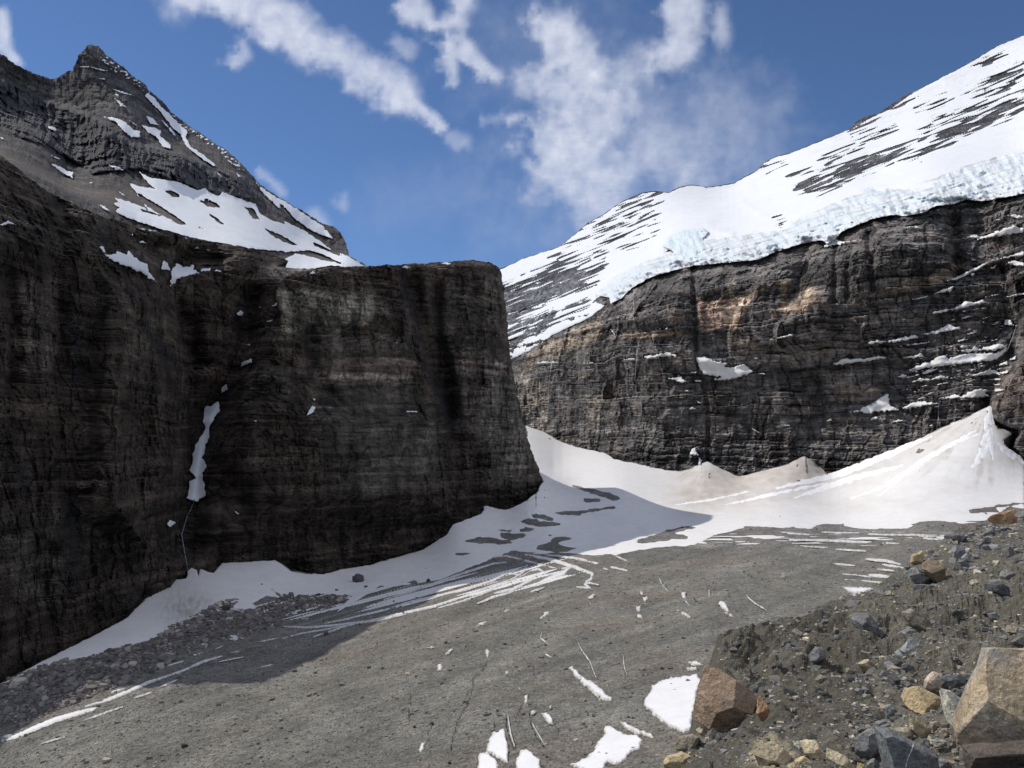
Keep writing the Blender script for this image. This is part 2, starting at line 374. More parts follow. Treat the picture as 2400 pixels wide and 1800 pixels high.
# snow basin below the far wall, snow bank below the left wall
basin = BASE[2:-5] + Z('BR', '2212,540 2150,530 2050,590 1950,600 1850,590 1740,612 1700,626 1500,626 1430,606 1340,606 1290,626 1100,618 1010,618 940,640 880,650 800,690 750,702 700,700 640,706 560,716 520,722 450,738 330,740 200,728 130,735 0,722') \
    + Z('BL', '2100,765 1900,846 1800,862 1700,875 1640,870 1600,900 1450,990 1520,915 1360,905 1250,930 1150,915 1090,950 1120,972 1000,975 930,1000 860,1045 750,1060 640,1108 500,1145 420,1175 330,1190 220,1215 120,1265 0,1306') + Z('N', '-60,1640 -400,1840 -400,1780')
isl = [Z('H3', s) for s in ('1065,255 1150,215 1300,170 1400,140 1480,125 1600,130 1560,150 1420,185 1530,215 1520,235 1400,240 1280,260 1150,280 1080,275', '50,75 150,60 250,80 330,90 410,105 280,125 180,120 90,95', '45,145 110,130 180,150 160,165 80,165',
       '-100,180 60,180 130,195 110,220 0,245 -100,230', '300,270 380,215 460,205 520,225 480,250 380,270 560,320 400,345 200,330 220,290', '150,10 250,20 370,55 340,75 180,50', '300,205 330,190 370,205 340,215', '30,20 90,15 130,30 60,35')]
isl += [Z('BR', s) for s in ('260,440 330,450 420,470 490,498 440,505 370,480 300,460', '300,488 385,495 380,512 320,512', '165,552 290,545 440,528 455,535 380,550 250,572 190,565', '2212,505 2130,520 1990,540 1962,550 1990,558 2110,560 2090,540 2212,520')]
isl += [Z('BL', s) for s in ('1998,680 2070,660 2150,665 2212,680 2212,692 2050,690', '1960,728 2040,728 2030,740 1968,740', '2140,628 2212,628 2212,642 2160,640', '1525,825 1550,815 1572,830 1572,855 1540,862 1525,850', '1170,885 1200,900 1230,925 1200,915', '1690,852 1800,848 1810,858 1740,862', '1640,878 1700,885 1680,895', '1820,795 1850,795 1850,800 1830,802')]
def basin_f(U, V):
    f = sdf(U, V, basin)
    band = np.exp(-((V - 1225) / 22) ** 2) * sst(1600, 1750, U) * 7 + np.exp(-((V - 1290 + (U - 1200) * .1) / 30) ** 2) * sst(900, 1000, U) * sst(1420, 1300, U) * 5
    f = f + 2.2 * fbm(U / 22, V / 9, 0, 4, 31) + band * fbm(U / 70, V / 4, 0, 3, 33)
    g = np.full(U.shape, 1e3, np.float32)
    for q in isl:
        b = pbox(q, 40); m = (U > b[0]) & (U < b[2]) & (V > b[1]) & (V < b[3])
        if m.any(): g[m] = np.minimum(g[m], -sdf(U[m], V[m], q))
    f = np.minimum(f, g + 5.5 * fbm(U / 26, V / 7, 0, 4, 34) + 1)
    return f
bq = sst(-14, 6, basin_f(terr.U, terr.V)); dz *= 1 - .93 * bq
CONES = [(2312, 956, 520), (1889, 1068, 190), (1658, 1083, 150)]
def rill(U, V, k, seed):
    r_ = np.zeros(U.shape)
    for cx, cy, R in CONES:
        dx, dy = U - cx, (V - cy) * 1.9; a = np.arctan2(dx, dy); d = np.hypot(dx, dy)
        r_ = r_ + fbm(a * k, d / 260, 0, 4, seed, .6) * sst(10, 60, d) * sst(R, R * .35, d)
    return r_
dz += bq * .95 * rill(terr.U, terr.V, 7, 19)
dz += bq * .5 * fbm(P0[..., 0] / 60, P0[..., 1] / 90, 0, 3, 18)
P = P0.copy(); P[..., 2] += dz
edge = sdf(terr.U, terr.V, BASE) + 1.3 * fbm(terr.U / 14, terr.V / 14, 0, 3, 8)
C = np.empty(P.shape, np.float32); C[:] = (.166, .157, .135)
n1 = fbm(P0[..., 0] / 60, P0[..., 1] / 90, 0, 4, 12); n2 = fbm(P0[..., 0] / 25, P0[..., 1] / 40, 0, 4, 13)
C *= (1 + .35 * n1 + .25 * n2)[..., None]
C *= (1 + .30 * fbm(terr.U / 320, (terr.V + .34 * terr.U) / 13, 0, 4, 17) + .22 * fbm(terr.U / 120, (terr.V + .34 * terr.U) / 60, 0, 3, 19))[..., None]
red = sst(.05, .5, fbm(P0[..., 0] / 90, P0[..., 1] / 60, 0, 3, 15))[..., None]
C *= 1 + red * np.array([.06, -.01, -.05])
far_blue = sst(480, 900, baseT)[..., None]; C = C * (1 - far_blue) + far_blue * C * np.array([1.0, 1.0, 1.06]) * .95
# thin grey ice and silt showing between the snow streaks
dirty = sst(.0, .5, fbm(terr.U / 150 + terr.V / 40, terr.V / 6 + terr.U / 22, 0, 3, 21)) * np.exp(-((terr.V - 1385 + (terr.U - 1000) * .12) / 60) ** 2) * sst(300, 700, terr.U) * sst(1500, 1250, terr.U)
dirty = np.maximum(dirty, .8 * sst(.05, .5, fbm(terr.U / 120, terr.V / 3.5, 0, 3, 22)) * np.exp(-((terr.V - 1262) / 26) ** 2) * sst(1540, 1640, terr.U))
C += (dirty * .16)[..., None] * np.array([1, 1, 1.02])
C *= (1 - .3 * ridge)[..., None]
terr.PP = P; terr.T = np.linalg.norm(P, axis=2) / np.linalg.norm(terr.R, axis=2)
terr.smooth(1, 2)
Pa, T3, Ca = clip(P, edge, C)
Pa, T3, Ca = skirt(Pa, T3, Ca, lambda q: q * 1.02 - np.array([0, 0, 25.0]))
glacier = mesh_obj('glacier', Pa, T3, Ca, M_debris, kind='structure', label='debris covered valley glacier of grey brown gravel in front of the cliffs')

def basin_c(U, V):
    n = fbm(U / 130 + V / 60, V / 45 - U / 200, 0, 4, 41); k = 1 - .07 * sst(.0, .6, n)
    C = np.empty(U.shape + (3,), np.float32); C[:] = (.935, .912, .878)
    C[V > 1e9] = 1
    d1 = np.exp(-(pld(U, V, Z('BR', '1265,320 1230,370 1100,410 950,450 800,500'))[0] / 42) ** 2)
    d2 = np.exp(-(pld(U, V, Z('BR', '1290,340 1320,380 1240,400'))[0] / 22) ** 2)
    d3 = np.exp(-(pld(U, V, Z('BR', '1980,180 1700,300 1500,380 1300,450 1000,530'))[0] / 26) ** 2) * .5
    d4 = .45 * sst(-.1, .5, fbm(U / 200, V / 34, 0, 3, 44)) * sst(1450, 1650, U) * sst(1230, 1190, V)
    d5 = np.exp(-((U - 440) / 55) ** 2 - ((V - 1430) / 42) ** 2) * (.7 + 1.2 * fbm(U / 9, V / 16, 0, 3, 45))
    d6 = np.exp(-(pld(U, V, Z('BR', '730,395 850,350 960,400 700,480'))[0] / 32) ** 2) * .6
    d7 = sst(.02, .32, rill(U, V, 10, 48)) * (.35 + .65 * sst(-.2, .3, fbm(U / 60, V / 40, 0, 3, 49)))
    s = np.clip(.7 * d7 + .7 * d1 + .8 * d2 + .6 * d3 + .45 * d4 + .6 * d6, 0, .9) * (.8 + .5 * fbm(U / 25, V / 12, 0, 4, 46))
    C *= (1 - s)[..., None] + s[..., None] * np.array([.62, .55, .48])
    s = np.clip(d5, 0, 1)[..., None] * .8; C *= (1 - s) + s * np.array([.50, .45, .42])
    return C * k[..., None]
snowfield = patch(terr, 'snowfield', basin_f, (-60, 930, 2440, 1660), 2.5, M_snow, None, thick=.25, up=.35, edge=5, colf=basin_c, kind='structure',
                  label='white snowfield filling the basin between the dark butte and the far wall')
# avalanche tongues on the cone
for i, (s, w) in enumerate([('1555,700 1545,900 1500,1050 1430,1140', 34), ('1550,720 1570,900 1590,1080', 22), ('1600,950 1700,1030 1825,1110', 20), ('1500,880 1300,950 1100,1060 900,1190 700,1310 480,1390', 16), ('1450,860 1200,1000 1020,1100 700,1370', 15),
                            ('900,1130 500,1230 200,1330 40,1385', 22), ('1100,910 700,1080 400,1200 -100,1310', 22), ('300,1270 0,1330 -500,1440', 12), ('-300,1330 -600,1400 -900,1440', 8)]):
    snow_line(terr, Z('H2', s), w * .3014 * 1.5, M_snow, snowfield, 'avalanche_tongue', amp=3.5, scale=14, seed=60 + i, thick=.4, up=.5, rough=1.2, col=(1.06, 1.06, 1.06))

# snow patches and streaks lying on the debris
patches = [('H3', '655,740 700,703 720,710 710,740 670,760'), ('H3', '655,790 685,780 680,805'), ('H3', '1095,670 1130,690 1138,720 1115,715'), ('H3', '1130,735 1165,730 1180,750 1155,775 1155,800 1135,770'), ('H3', '1068,815 1110,812 1112,850 1095,880 1075,850'), ('H3', '1085,880 1120,890 1133,925 1100,915 1075,900'),
           ('H3', '1455,690 1500,695 1505,740 1495,770 1470,740'), ('H3', '1460,860 1500,870 1555,915 1530,920 1470,890'), ('H3', '1778,790 1800,765 1840,780 1885,865 1860,870 1810,835'), ('H3', '1830,865 1870,870 1925,905 1890,908'), ('H3', '2125,930 2180,935 2215,955 2180,955'),
           ('H3', '262,880 300,840 335,832 340,850 300,885'), ('H3', '232,920 260,895 300,898 245,930'), ('H3', '1415,840 1455,850 1440,865'), ('H3', '1850,790 1890,820 1870,815'),
           ('G4', '1425,885 1465,870 1520,930 1580,975 1640,1000 1770,1125 1740,1140 1700,1140 1670,1110 1690,1150 1640,1090 1560,1020 1500,960'), ('G4', '475,775 510,735 540,730 530,750 485,785'), ('G4', '330,725 370,712 392,720 370,730'), ('G4', '410,860 440,848 460,870 440,915 415,905'),
           ('G4', '787,745 800,732 820,750 818,785 805,800 790,775'), ('G4', '940,915 960,900 972,920 955,940'), ('G4', '1090,1100 1125,1090 1115,1150 1095,1160'), ('G4', '1222,1235 1265,1230 1310,1270 1318,1325 1280,1320 1245,1270'), ('G4', '265,1520 290,1470 325,1455 310,1520 285,1555'), ('G4', '258,1560 270,1600 270,1640 260,1600'),
           ('G4', '1275,1180 1300,1178 1310,1195 1290,1200'), ('G4', '1035,1040 1065,1035 1062,1055'), ('G4', '1140,1220 1190,1210 1180,1230 1145,1250'), ('G4', '705,565 740,530 820,510 780,545'), ('G4', '915,460 950,425 975,425 950,455'), ('G4', '1205,500 1235,470 1270,420 1300,425 1290,455 1240,495'),
           ('G4', '730,1760 725,1610 745,1545 800,1540 860,1590 890,1640 880,1760'), ('G4', '800,1480 850,1370 880,1385 930,1360 955,1420 970,1500 960,1620 940,1620 890,1590 830,1555 795,1540'), ('G4', '1020,1620 1060,1530 1110,1510 1160,1550 1215,1610 1220,1680 1190,1760 1030,1760'),
           ('G4', '1450,1635 1560,1590 1610,1560 1640,1520 1660,1450 1700,1420 1720,1340 1780,1350 1850,1390 1960,1400 2010,1440 1990,1520 1930,1530 1890,1580 1880,1600 1800,1640 1740,1620 1700,1680 1600,1760 1550,1690'), ('G4', '1830,1300 1880,1310 1990,1370 2080,1400 2100,1430 1960,1395 1880,1360'),
           ('BR', '565,1385 610,1300 660,1275 740,1265 800,1255 820,1290 800,1330 790,1400 775,1460 780,1490 740,1508 690,1490 620,1440'), ('BR', '750,1200 800,1200 825,1215 790,1222'), ('BR', '755,1225 800,1225 800,1240 760,1240'),
           ('BR', '1425,875 1480,875 1560,885 1520,905 1480,910 1450,900'), ('BR', '1455,908 1495,910 1480,920'),
           ('L3', '1185,205 1260,180 1330,140 1450,125 1530,110 1540,120 1450,165 1440,190 1340,205 1240,240 1215,215'), ('L3', '1250,70 1310,65 1340,95 1270,95'), ('H5', '490,825 560,785 640,790 760,795 820,815 800,840 700,860 600,850'), ('H5', '570,965 700,910 820,880 860,850 1000,905 930,925 850,905 720,945 640,970'),
           ('H5', '890,660 930,648 975,655 960,675 900,690'), ('H5', '1095,750 1120,710 1190,725 1150,765'), ('H5', '1200,775 1310,785 1290,800 1215,808'), ('H5', '1445,728 1560,728 1555,742 1450,748'), ('H5', '840,740 910,735 910,745 850,750'), ('H5', '140,1000 200,990 230,1015 170,1015'), ('H5', '75,1130 200,1080 330,1050 435,1030 380,1070 330,1100 240,1125 130,1165')]
for i, (k, s) in enumerate(patches):
    q = Z(k, s); b = pbox(q, 0); sz = max(b[2] - b[0], b[3] - b[1])
    snow_poly(terr, q, M_snow, glacier, amp=min(7, 1.2 + sz * .05), scale=max(5, min(16, sz * .25)), seed=100 + i, thick=.05, up=.5, edge=3.5, fringe=.6, col=(.94, .93, .91))
streaks = [('G4', '0,350 200,290 400,220 600,150 850,70 950,60', 9), ('G4', '0,430 200,370 420,320 640,270 850,200 960,140 1060,160', 10), ('G4', '-550,640 -300,560 150,455 400,400 640,320 850,240 1000,190 1090,130 1110,80', 9), ('G4', '420,415 600,365 750,310 900,250 1050,180 1130,130', 7),
           ('G4', '730,380 850,330 1000,290', 9), ('G4', '860,300 1000,270 1120,210 1200,150', 12), ('G4', '1170,245 1280,190 1400,140 1460,90', 18), ('G4', '1140,290 1250,255', 6), ('G4', '850,20 950,10 1150,60 1330,105', 7), ('G4', '1100,0 1300,40 1490,100 1620,150 1610,190 1570,210', 14),
           ('G4', '1250,0 1500,30 1700,80 1890,125', 10), ('G4', '1480,250 1600,260 1560,230 1600,220 1670,235', 7), ('G4', '1130,130 1200,110 1260,150', 8), ('G4', '1380,110 1460,100 1500,90', 9), ('G4', '1700,105 1745,118', 4), ('G4', '1780,0 1890,50', 5), ('G4', '1225,605 1220,650 1280,700', 3), ('G4', '1500,670 1540,750 1600,830 1650,960', 3),
           ('G4', '1255,775 1300,800', 4), ('G4', '1860,790 1870,880 1890,940', 3), ('G4', '965,1260 985,1400 1015,1490', 6), ('G4', '1150,1310 1200,1400 1255,1490', 2.5), ('H3', '1270,572 1300,630 1350,690', 3), ('H3', '2010,690 2040,740 2100,790 2200,850', 4), ('H3', '1703,670 1705,740', 4), ('H3', '1500,770 1535,815', 4),
           ('L3', '20,870 150,830 330,750 480,690 650,640 870,580', 22), ('L3', '740,575 900,530 1100,450 1300,360 1440,315', 14), ('L3', '1440,315 1600,260 1750,190 1920,140', 10), ('L3', '720,700 860,650 1060,580', 6), ('L3', '1160,505 1310,455', 5), ('L3', '960,455 1080,420', 6), ('L3', '1380,410 1500,360 1600,330', 6), ('L3', '1450,225 1590,185', 8), ('L3', '1580,165 1750,115', 10), ('L3', '350,900 560,840', 4), ('L3', '1860,80 1940,45', 4),
           ('H5', '1350,805 1550,815 1750,800 2140,755 2400,700', 9), ('H5', '1330,910 1500,865 1900,800 2250,740', 5), ('H5', '1130,940 1300,905', 4), ('H5', '1700,780 1900,740 2200,660', 6), ('H5', '1140,1160 1260,1135', 5), ('H5', '790,1110 1000,1070', 4), ('H5', '880,1040 960,1020', 4),
           ('BR', '1390,777 1480,785', 3.5), ('BR', '1430,822 1550,835', 4), ('BR', '1530,757 1620,765 1680,780', 6), ('BR', '1600,780 1690,795', 5), ('BR', '1540,825 1640,835', 7), ('BR', '1580,800 1650,808', 4), ('BR', '1200,672 1400,678 1670,690', 5), ('BR', '1340,640 1520,648 1640,652', 4), ('BR', '1220,700 1390,708', 2.5), ('BR', '1400,714 1530,722', 3.5), ('BR', '1560,650 1870,655', 3), ('BR', '1130,640 1290,652', 4), ('BR', '1760,670 1860,672', 4), ('BR', '1760,658 1900,662', 3), ('BR', '1440,846 1600,858', 3)]
for i, (k, s, w) in enumerate(streaks):
    snow_line(terr, Z(k, s), w * ZM[k][2] * 1.05 + .3, M_snow, glacier, amp=1.0 + .12 * w * ZM[k][2], scale=9, seed=200 + i, thick=.1, up=.5, fringe=.4, col=(.97, .96, .94))
# countless thin melt streaks left between the larger ones
def fine_f(U, V):
    z1 = np.exp(-((V - 1385 + (U - 1000) * .14) / 48) ** 2) * sst(350, 700, U) * sst(1480, 1250, U)
    z2 = np.exp(-((V - 1262) / 22) ** 2) * sst(1540, 1640, U) * sst(2350, 2200, U)
    n1 = fbm(U / 150 + V / 30, V / 6.5 + U / 24, 0, 3, 51); n2 = fbm(U / 120, V / 3.2, 0, 3, 52)
    return np.maximum((n1 - .95 + 1.05 * z1) * 7, (n2 - .95 + .92 * z2) * 6)
patch(terr, 'melt_streaks', fine_f, (300, 1200, 2400, 1560), 2.0, M_snow, glacier, thick=.1, up=.4, edge=1.5, col=(.9, .88, .85), kind='stuff')

# ================================================================== LEFT WALL AND BUTTE
Wsil = Z('N', '-700,1500 -240,1280 -120,900 -60,520 -25,372 0,362') + Z('H4', '100,110 200,200 330,290 400,330 520,385 640,440 760,490 850,500 950,545 1100,580 1190,572 1300,610 1500,650 1700,690 1900,735 2045,790') + Z('W7', '560,185 600,175 660,185 760,195 860,182 950,178 1080,176 1200,168 1290,165 1400,158 1530,152 1600,145 1680,139 1745,150 1790,160 1825,185 1838,215 1845,300 1862,400 1872,500 1880,600 1888,690 1910,790 1930,900 1950,980 1965,1050 1975,1110 1990,1150 2005,1200 2030,1260 2050,1310 2066,1360 2070,1400 2078,1470') + Z('N', '1290,1290 1200,1500 -700,2300')
ub = [-700, -500, 0, 200, 400, 455, 520, 560, 650, 800, 950, 1020, 1060, 1150, 1230, 1300]
tb_ = [420, 430, 480, 560, 655, 715, 735, 740, 765, 815, 865, 905, 925, 965, 1010, 1060]
vb_ = [1900, 1800, 1603, 1520, 1400, 1345, 1325, 1315, 1315, 1345, 1330, 1290, 1240, 1195, 1165, 1130]
def wallT(U, V):
    tb = np.interp(U, ub, tb_); vb = np.interp(U, ub, vb_); vl = np.interp(U, [-700, 0, 300, 480, 600, 640, 760, 1150, 1300], [400, 560, 610, 640, 625, 655, 640, 622, 640])
    T = tb * (1 + .20 * (vb - V) / F) + .95 * np.interp(U, [0, 100, 260, 400, 600], [1.3, 1.3, 1.3, 1.1, 1]) * tb * np.maximum(0, vl - V) / F
    T += 3.0 * tb * np.maximum(0, vl - 12 - V) / F * sst(640, 700, U)
    g = lambda k, s, w, a: a * np.exp(-(pld(U, V, Z(k, s))[0] / w) ** 2)
    T += g('W7', '440,350 400,600 330,820 230,1000 140,1250 90,1480 60,1700', 40, 42)       # snow gully
    T += g('W7', '40,200 20,500 40,900 40,1100', 40, 26)
    T += g('W7', '1330,250 1400,500 1480,800 1560,1000 1580,1150', 22, 26) + g('W7', '1480,300 1490,560 1560,850 1570,1000', 16, 20)
    T += g('W7', '1700,1200 1700,1500', 14, 12) + g('W7', '1690,250 1650,600', 10, 6)
    T += g('W7', '590,250 610,400 625,500', 12, -10) + g('W7', '780,540 780,720 880,880 1000,1000', 14, 10)
    T += g('H4', '1150,900 1250,1100 1400,1500', 26, 18) + g('H4', '420,380 430,560 400,900 430,1600', 24, 10) + g('H4', '60,900 120,1400 80,1650', 20, 12)
    # buttresses and the debris fan below the banded face
    T -= 34 * sst(0, 90, sdf(U, V, Z('W7', '700,780 900,850 1350,830 1500,980 1560,1100 1600,1350 1640,1640 400,1640 200,1200 330,900 470,800')))
    T -= 22 * sst(0, 70, sdf(U, V, Z('W7', '30,1640 130,1480 300,1440 480,1520 620,1660 500,1760 60,1760')))
    T -= 20 * sst(0, 40, sdf(U, V, Z('W7', '340,860 480,700 640,700 700,850 620,880 520,900')))
    T -= 30 * sst(0, 80, sdf(U, V, Z('H4', '650,760 1000,900 1200,1000 1100,1500 1000,2200 1100,2900 500,2600 600,1500')))
    T += 26 * sst(0, 40, sdf(U, V, Z('H4', '900,580 1200,600 1500,680 1700,730 1600,850 1200,930 1000,800')))  # hanging bowl with snow
    # far end turns away round the corner
    s = sdf(U, V, Wsil); T += 30 * (1 - np.clip(s / 13, 0, 1)) ** 2 * sst(1000, 1120, U)
    T += sst(1100, 1290, U) * 30
    return T
us = np.concatenate([rng(-700, -20, 20)[:-1], rng(-20, 1300, 2.7)]); vs = rng(40, 1700, 2.8); vs = vs[vs > 50]
wall = Surf(us, vs, wallT)
def rocky(S, k, ax, amp=1.0, cols=(9, 3.5), wl=(45, 14), dip=0.0, seed=0):
    P = S.P(); x, y, z = P[..., 0] * k, P[..., 1] * k, P[..., 2] * k; s = x * ax[0] + y * ax[1]
    w1 = fbm(x / 70, y / 70, z / 70, 3, seed); w2 = fbm(x / 9, y / 9, z / 9, 3, seed + 1); w3 = fbm(x / 26, y / 26, z / 26, 3, seed + 2)
    zz = z + dip * s + 7 * w1 + 1.2 * w3 + .8 * w2; ss = s + 10 * w3 + 2.2 * w2
    loc = .35 + 1.1 * sst(-.25, .35, fbm(x / 60, y / 60, z / 40, 3, seed + 3)); loc2 = .4 + 1.1 * sst(-.3, .3, fbm(x / 35, y / 35, z / 25, 3, seed + 4))
    d = 3.2 * blocks(ss, zz, 23, 38, seed + 5) * loc + 1.5 * blocks(ss, zz, 8.5, 15, seed + 6) * loc2 + .75 * blocks(ss, zz, 3.3, 6.5, seed + 7) * loc + .4 * blocks(ss, zz, 1.7, 4, seed + 8)
    c1 = np.abs(pn(x / wl[0], y / wl[0], z / (wl[0] * 5), seed + 9)); c2 = np.abs(pn(x / wl[1], y / wl[1], z / (wl[1] * 4), seed + 10))
    d = amp * d + cols[0] * (.5 - np.minimum(c1 * 2.5, 1)) + cols[1] * (.5 - np.minimum(c2 * 2.2, 1)) * loc2
    d = d + 1.6 * cols[1] * fbm(x / 22, y / 22, z / 30, 5, seed + 12, .6)
    cr = np.minimum(np.abs(pn(ss / 17, zz / 75, 0, seed + 20)) / .05, np.abs(pn(ss / 7, zz / 26, 0, seed + 21)) / .06 + .35 * (loc < .8))
    cr = 1 - sst(.3, 1.1, cr)
    d = d + 1.3 * cr
    r1, r2, r3 = np.floor(zz / 23), np.floor(zz / 8.5), np.floor(zz / 3.3)
    q1 = np.floor(ss / 38 + 7 * hsh(r1, r1 * 0, seed + 5)); q2 = np.floor(ss / 15 + 7 * hsh(r2, r2 * 0, seed + 6)); q3 = np.floor(ss / 6.5 + 7 * hsh(r3, r3 * 0, seed + 7))
    tone = 1 + .16 * hsh(r1, q1, seed + 31) + .20 * hsh(r2, q2, seed + 32) + .26 * hsh(r3, q3, seed + 33) + .24 * hsh(r2, r2 * 0, seed + 34) + .28 * hsh(r3, r3 * 0, seed + 35)
    joint = np.minimum.reduce([(zz / 8.5 - r2) * 8.5 / .9, (zz / 3.3 - r3) * 3.3 / .55, (ss / 15 + 7 * hsh(r2, r2 * 0, seed + 6) - q2) * 15 / .7])
    tone = tone * (1 - .45 * (1 - sst(.3, 1, joint)) * loc2.clip(0, 1)) * (1 - .6 * cr)
    return d / k, w1, tone
d, w_, amp_ = rocky(wall, 1.0, (.2, .98), 1.05, cols=(6, 2.0), seed=70)
quiet = 1 - .55 * sst(0, 60, sdf(wall.U, wall.V, Z('W7', '780,560 1340,560 1350,830 1540,1100 1500,1500 900,1500 800,900')))
wall.T = wall.T + d * quiet
P = wall.P(); x, y, z = P[..., 0], P[..., 1], P[..., 2]
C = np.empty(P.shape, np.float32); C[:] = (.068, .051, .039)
vst = fbm(x / 5, y / 5, z / 70, 4, 80, .6); blot = fbm(x / 40, y / 40, z / 60, 4, 81)
C *= (1 + .3 * vst + .45 * blot)[..., None]
C *= np.clip(amp_, .2, 2)[..., None]
drape = fbm(wall.U / 34 + .6 * blot, wall.V / 260, 0, 4, 83, .6); C *= (.62 + .5 * sst(-.28, .22, drape))[..., None]
C *= (1 + .5 * np.clip(fbm(x / 60, y / 60, z / 4.5, 3, 84) * 1.6, -.7, 1))[..., None]
def tint(C, S, k, s, col, soft=18, amt=1.0, nz=None, seed=0, nw=16):
    col = tuple(c * (1.4 if S is wall else 1.45 if S is far else 1) for c in col)
    f = sdf(S.U, S.V, Z(k, s)); a = sst(-soft, soft, f + nw * fbm(S.U / 30, S.V / 60, 0, 4, 300 + seed)) * amt
    if nz is not None: a = a * np.clip(nz, 0, 1)
    a = a[..., None]; return C * (1 - a) + a * np.array(col) * (C.mean(-1, keepdims=True) / C.mean() if True else 1)
streak = .5 + .9 * fbm(wall.U / 7, wall.V / 34, 0, 4, 88) + .6 * fbm(wall.U / 60, wall.V / 5, 0, 3, 89)
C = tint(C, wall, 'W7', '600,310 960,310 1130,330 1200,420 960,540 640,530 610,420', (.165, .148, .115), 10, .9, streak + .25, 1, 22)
C = tint(C, wall, 'W7', '770,540 1340,560 1350,660 800,670', (.10, .086, .068), 8, .6, streak + .2, 2)
C = tint(C, wall, 'W7', '690,680 760,690 1365,682 1358,760 1350,800 820,800 700,780', (.108, .080, .064), 3, .85, None, 3, 4)
C = tint(C, wall, 'W7', '820,770 1360,770 1355,830 840,830', (.12, .10, .082), 5, .6, streak + .2, 4, 8)
C = tint(C, wall, 'W7', '1570,700 1860,700 1880,770 1580,780', (.12, .085, .068), 4, .8, streak + .3, 5, 4)
C = tint(C, wall, 'W7', '1510,230 1840,230 1860,500 1990,1050 2040,1400 1800,1450 1600,1000 1600,700 1540,600', (.080, .074, .062), 16, .6, streak, 6)
C = tint(C, wall, 'W7', '1720,800 1900,780 1960,1000 1960,1300 1820,1350 1740,1100', (.10, .096, .08), 16, .5, streak, 7)
C = tint(C, wall, 'W7', '870,860 1350,840 1540,1100 1500,1400 1000,1450 800,1100', (.058, .058, .048), 30, .35, None, 8)
C = tint(C, wall, 'W7', '130,690 320,690 310,850 180,860', (.10, .068, .045), 12, .7, streak + .2, 9)
C = tint(C, wall, 'H4', '100,930 380,930 380,1550 150,1550', (.115, .100, .080), 18, .6, streak, 10)
C = tint(C, wall, 'H4', '700,1000 860,1050 850,1400 900,1650 1050,1650 1100,1200', (.10, .085, .065), 14, .5, streak, 11)
C = tint(C, wall, 'BL', '0,560 260,560 260,900 200,980 60,900 0,700', (.10, .092, .078), 16, .55, streak, 12)
C = tint(C, wall, 'W7', '430,760 640,760 680,870 420,880', (.20, .19, .15), 8, .6, .1 + 1.6 * fbm(wall.U / 22, wall.V / 4, 0, 3, 90), 13)
C = tint(C, wall, 'W7', '780,940 900,960 930,1040 780,1030', (.22, .21, .17), 6, .6, .1 + 1.6 * fbm(wall.U / 18, wall.V / 4, 0, 3, 91), 14)
C = tint(C, wall, 'W7', '420,240 560,170 660,190 860,185 760,215 560,260', (.16, .14, .115), 6, .8, .5 + fbm(wall.U / 18, wall.V / 5, 0, 3, 92), 15)
C = tint(C, wall, 'H4', '-60,0 200,200 640,460 1100,600 2000,790 1700,900 1200,1000 700,900 0,700', (.036, .029, .022), 40, .7, None, 16)  # dark brown upper slope, its shade partly painted into the colour
for k_, s_, w2 in [('W7', '1290,200 1310,350 1350,420 1360,520 1340,640 1400,700 1480,850 1540,1000 1570,1100', 20), ('W7', '1470,360 1500,560 1560,700 1590,900', 16), ('W7', '740,580 800,700 770,800', 14), ('H4', '60,700 100,1000 140,1300', 14), ('H4', '420,1000 520,1300 560,1600', 22), ('W7', '1780,520 1790,720', 14), ('BL', '60,300 120,500', 26), ('BL', '300,500 330,900', 30), ('H4', '1000,1250 1150,1400 1200,1650', 20)]:
    dd, _ = pld(wall.U, wall.V, Z(k_, s_)); a = np.exp(-((dd + 14 * fbm(wall.U / 9, wall.V / 50, 0, 4, 99, .6)) / (w2 * .55)) ** 2)[..., None] * .85; C = C * (1 - a) + a * np.array([.022, .021, .022])
sil = sdf(wall.U, wall.V, Wsil) + 4.5 * fbm(wall.U / 15, wall.V / 13, 0, 5, 77, .6)
wall.smooth(1, 1)
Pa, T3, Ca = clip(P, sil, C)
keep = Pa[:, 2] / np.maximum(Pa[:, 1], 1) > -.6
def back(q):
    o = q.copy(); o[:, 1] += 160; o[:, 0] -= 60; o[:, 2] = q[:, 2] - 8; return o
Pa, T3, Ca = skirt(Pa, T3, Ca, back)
cliff = mesh_obj('cliff', Pa, T3, Ca, M_wall, kind='structure', label='dark shaded rock wall and blunt butte left of the glacier')
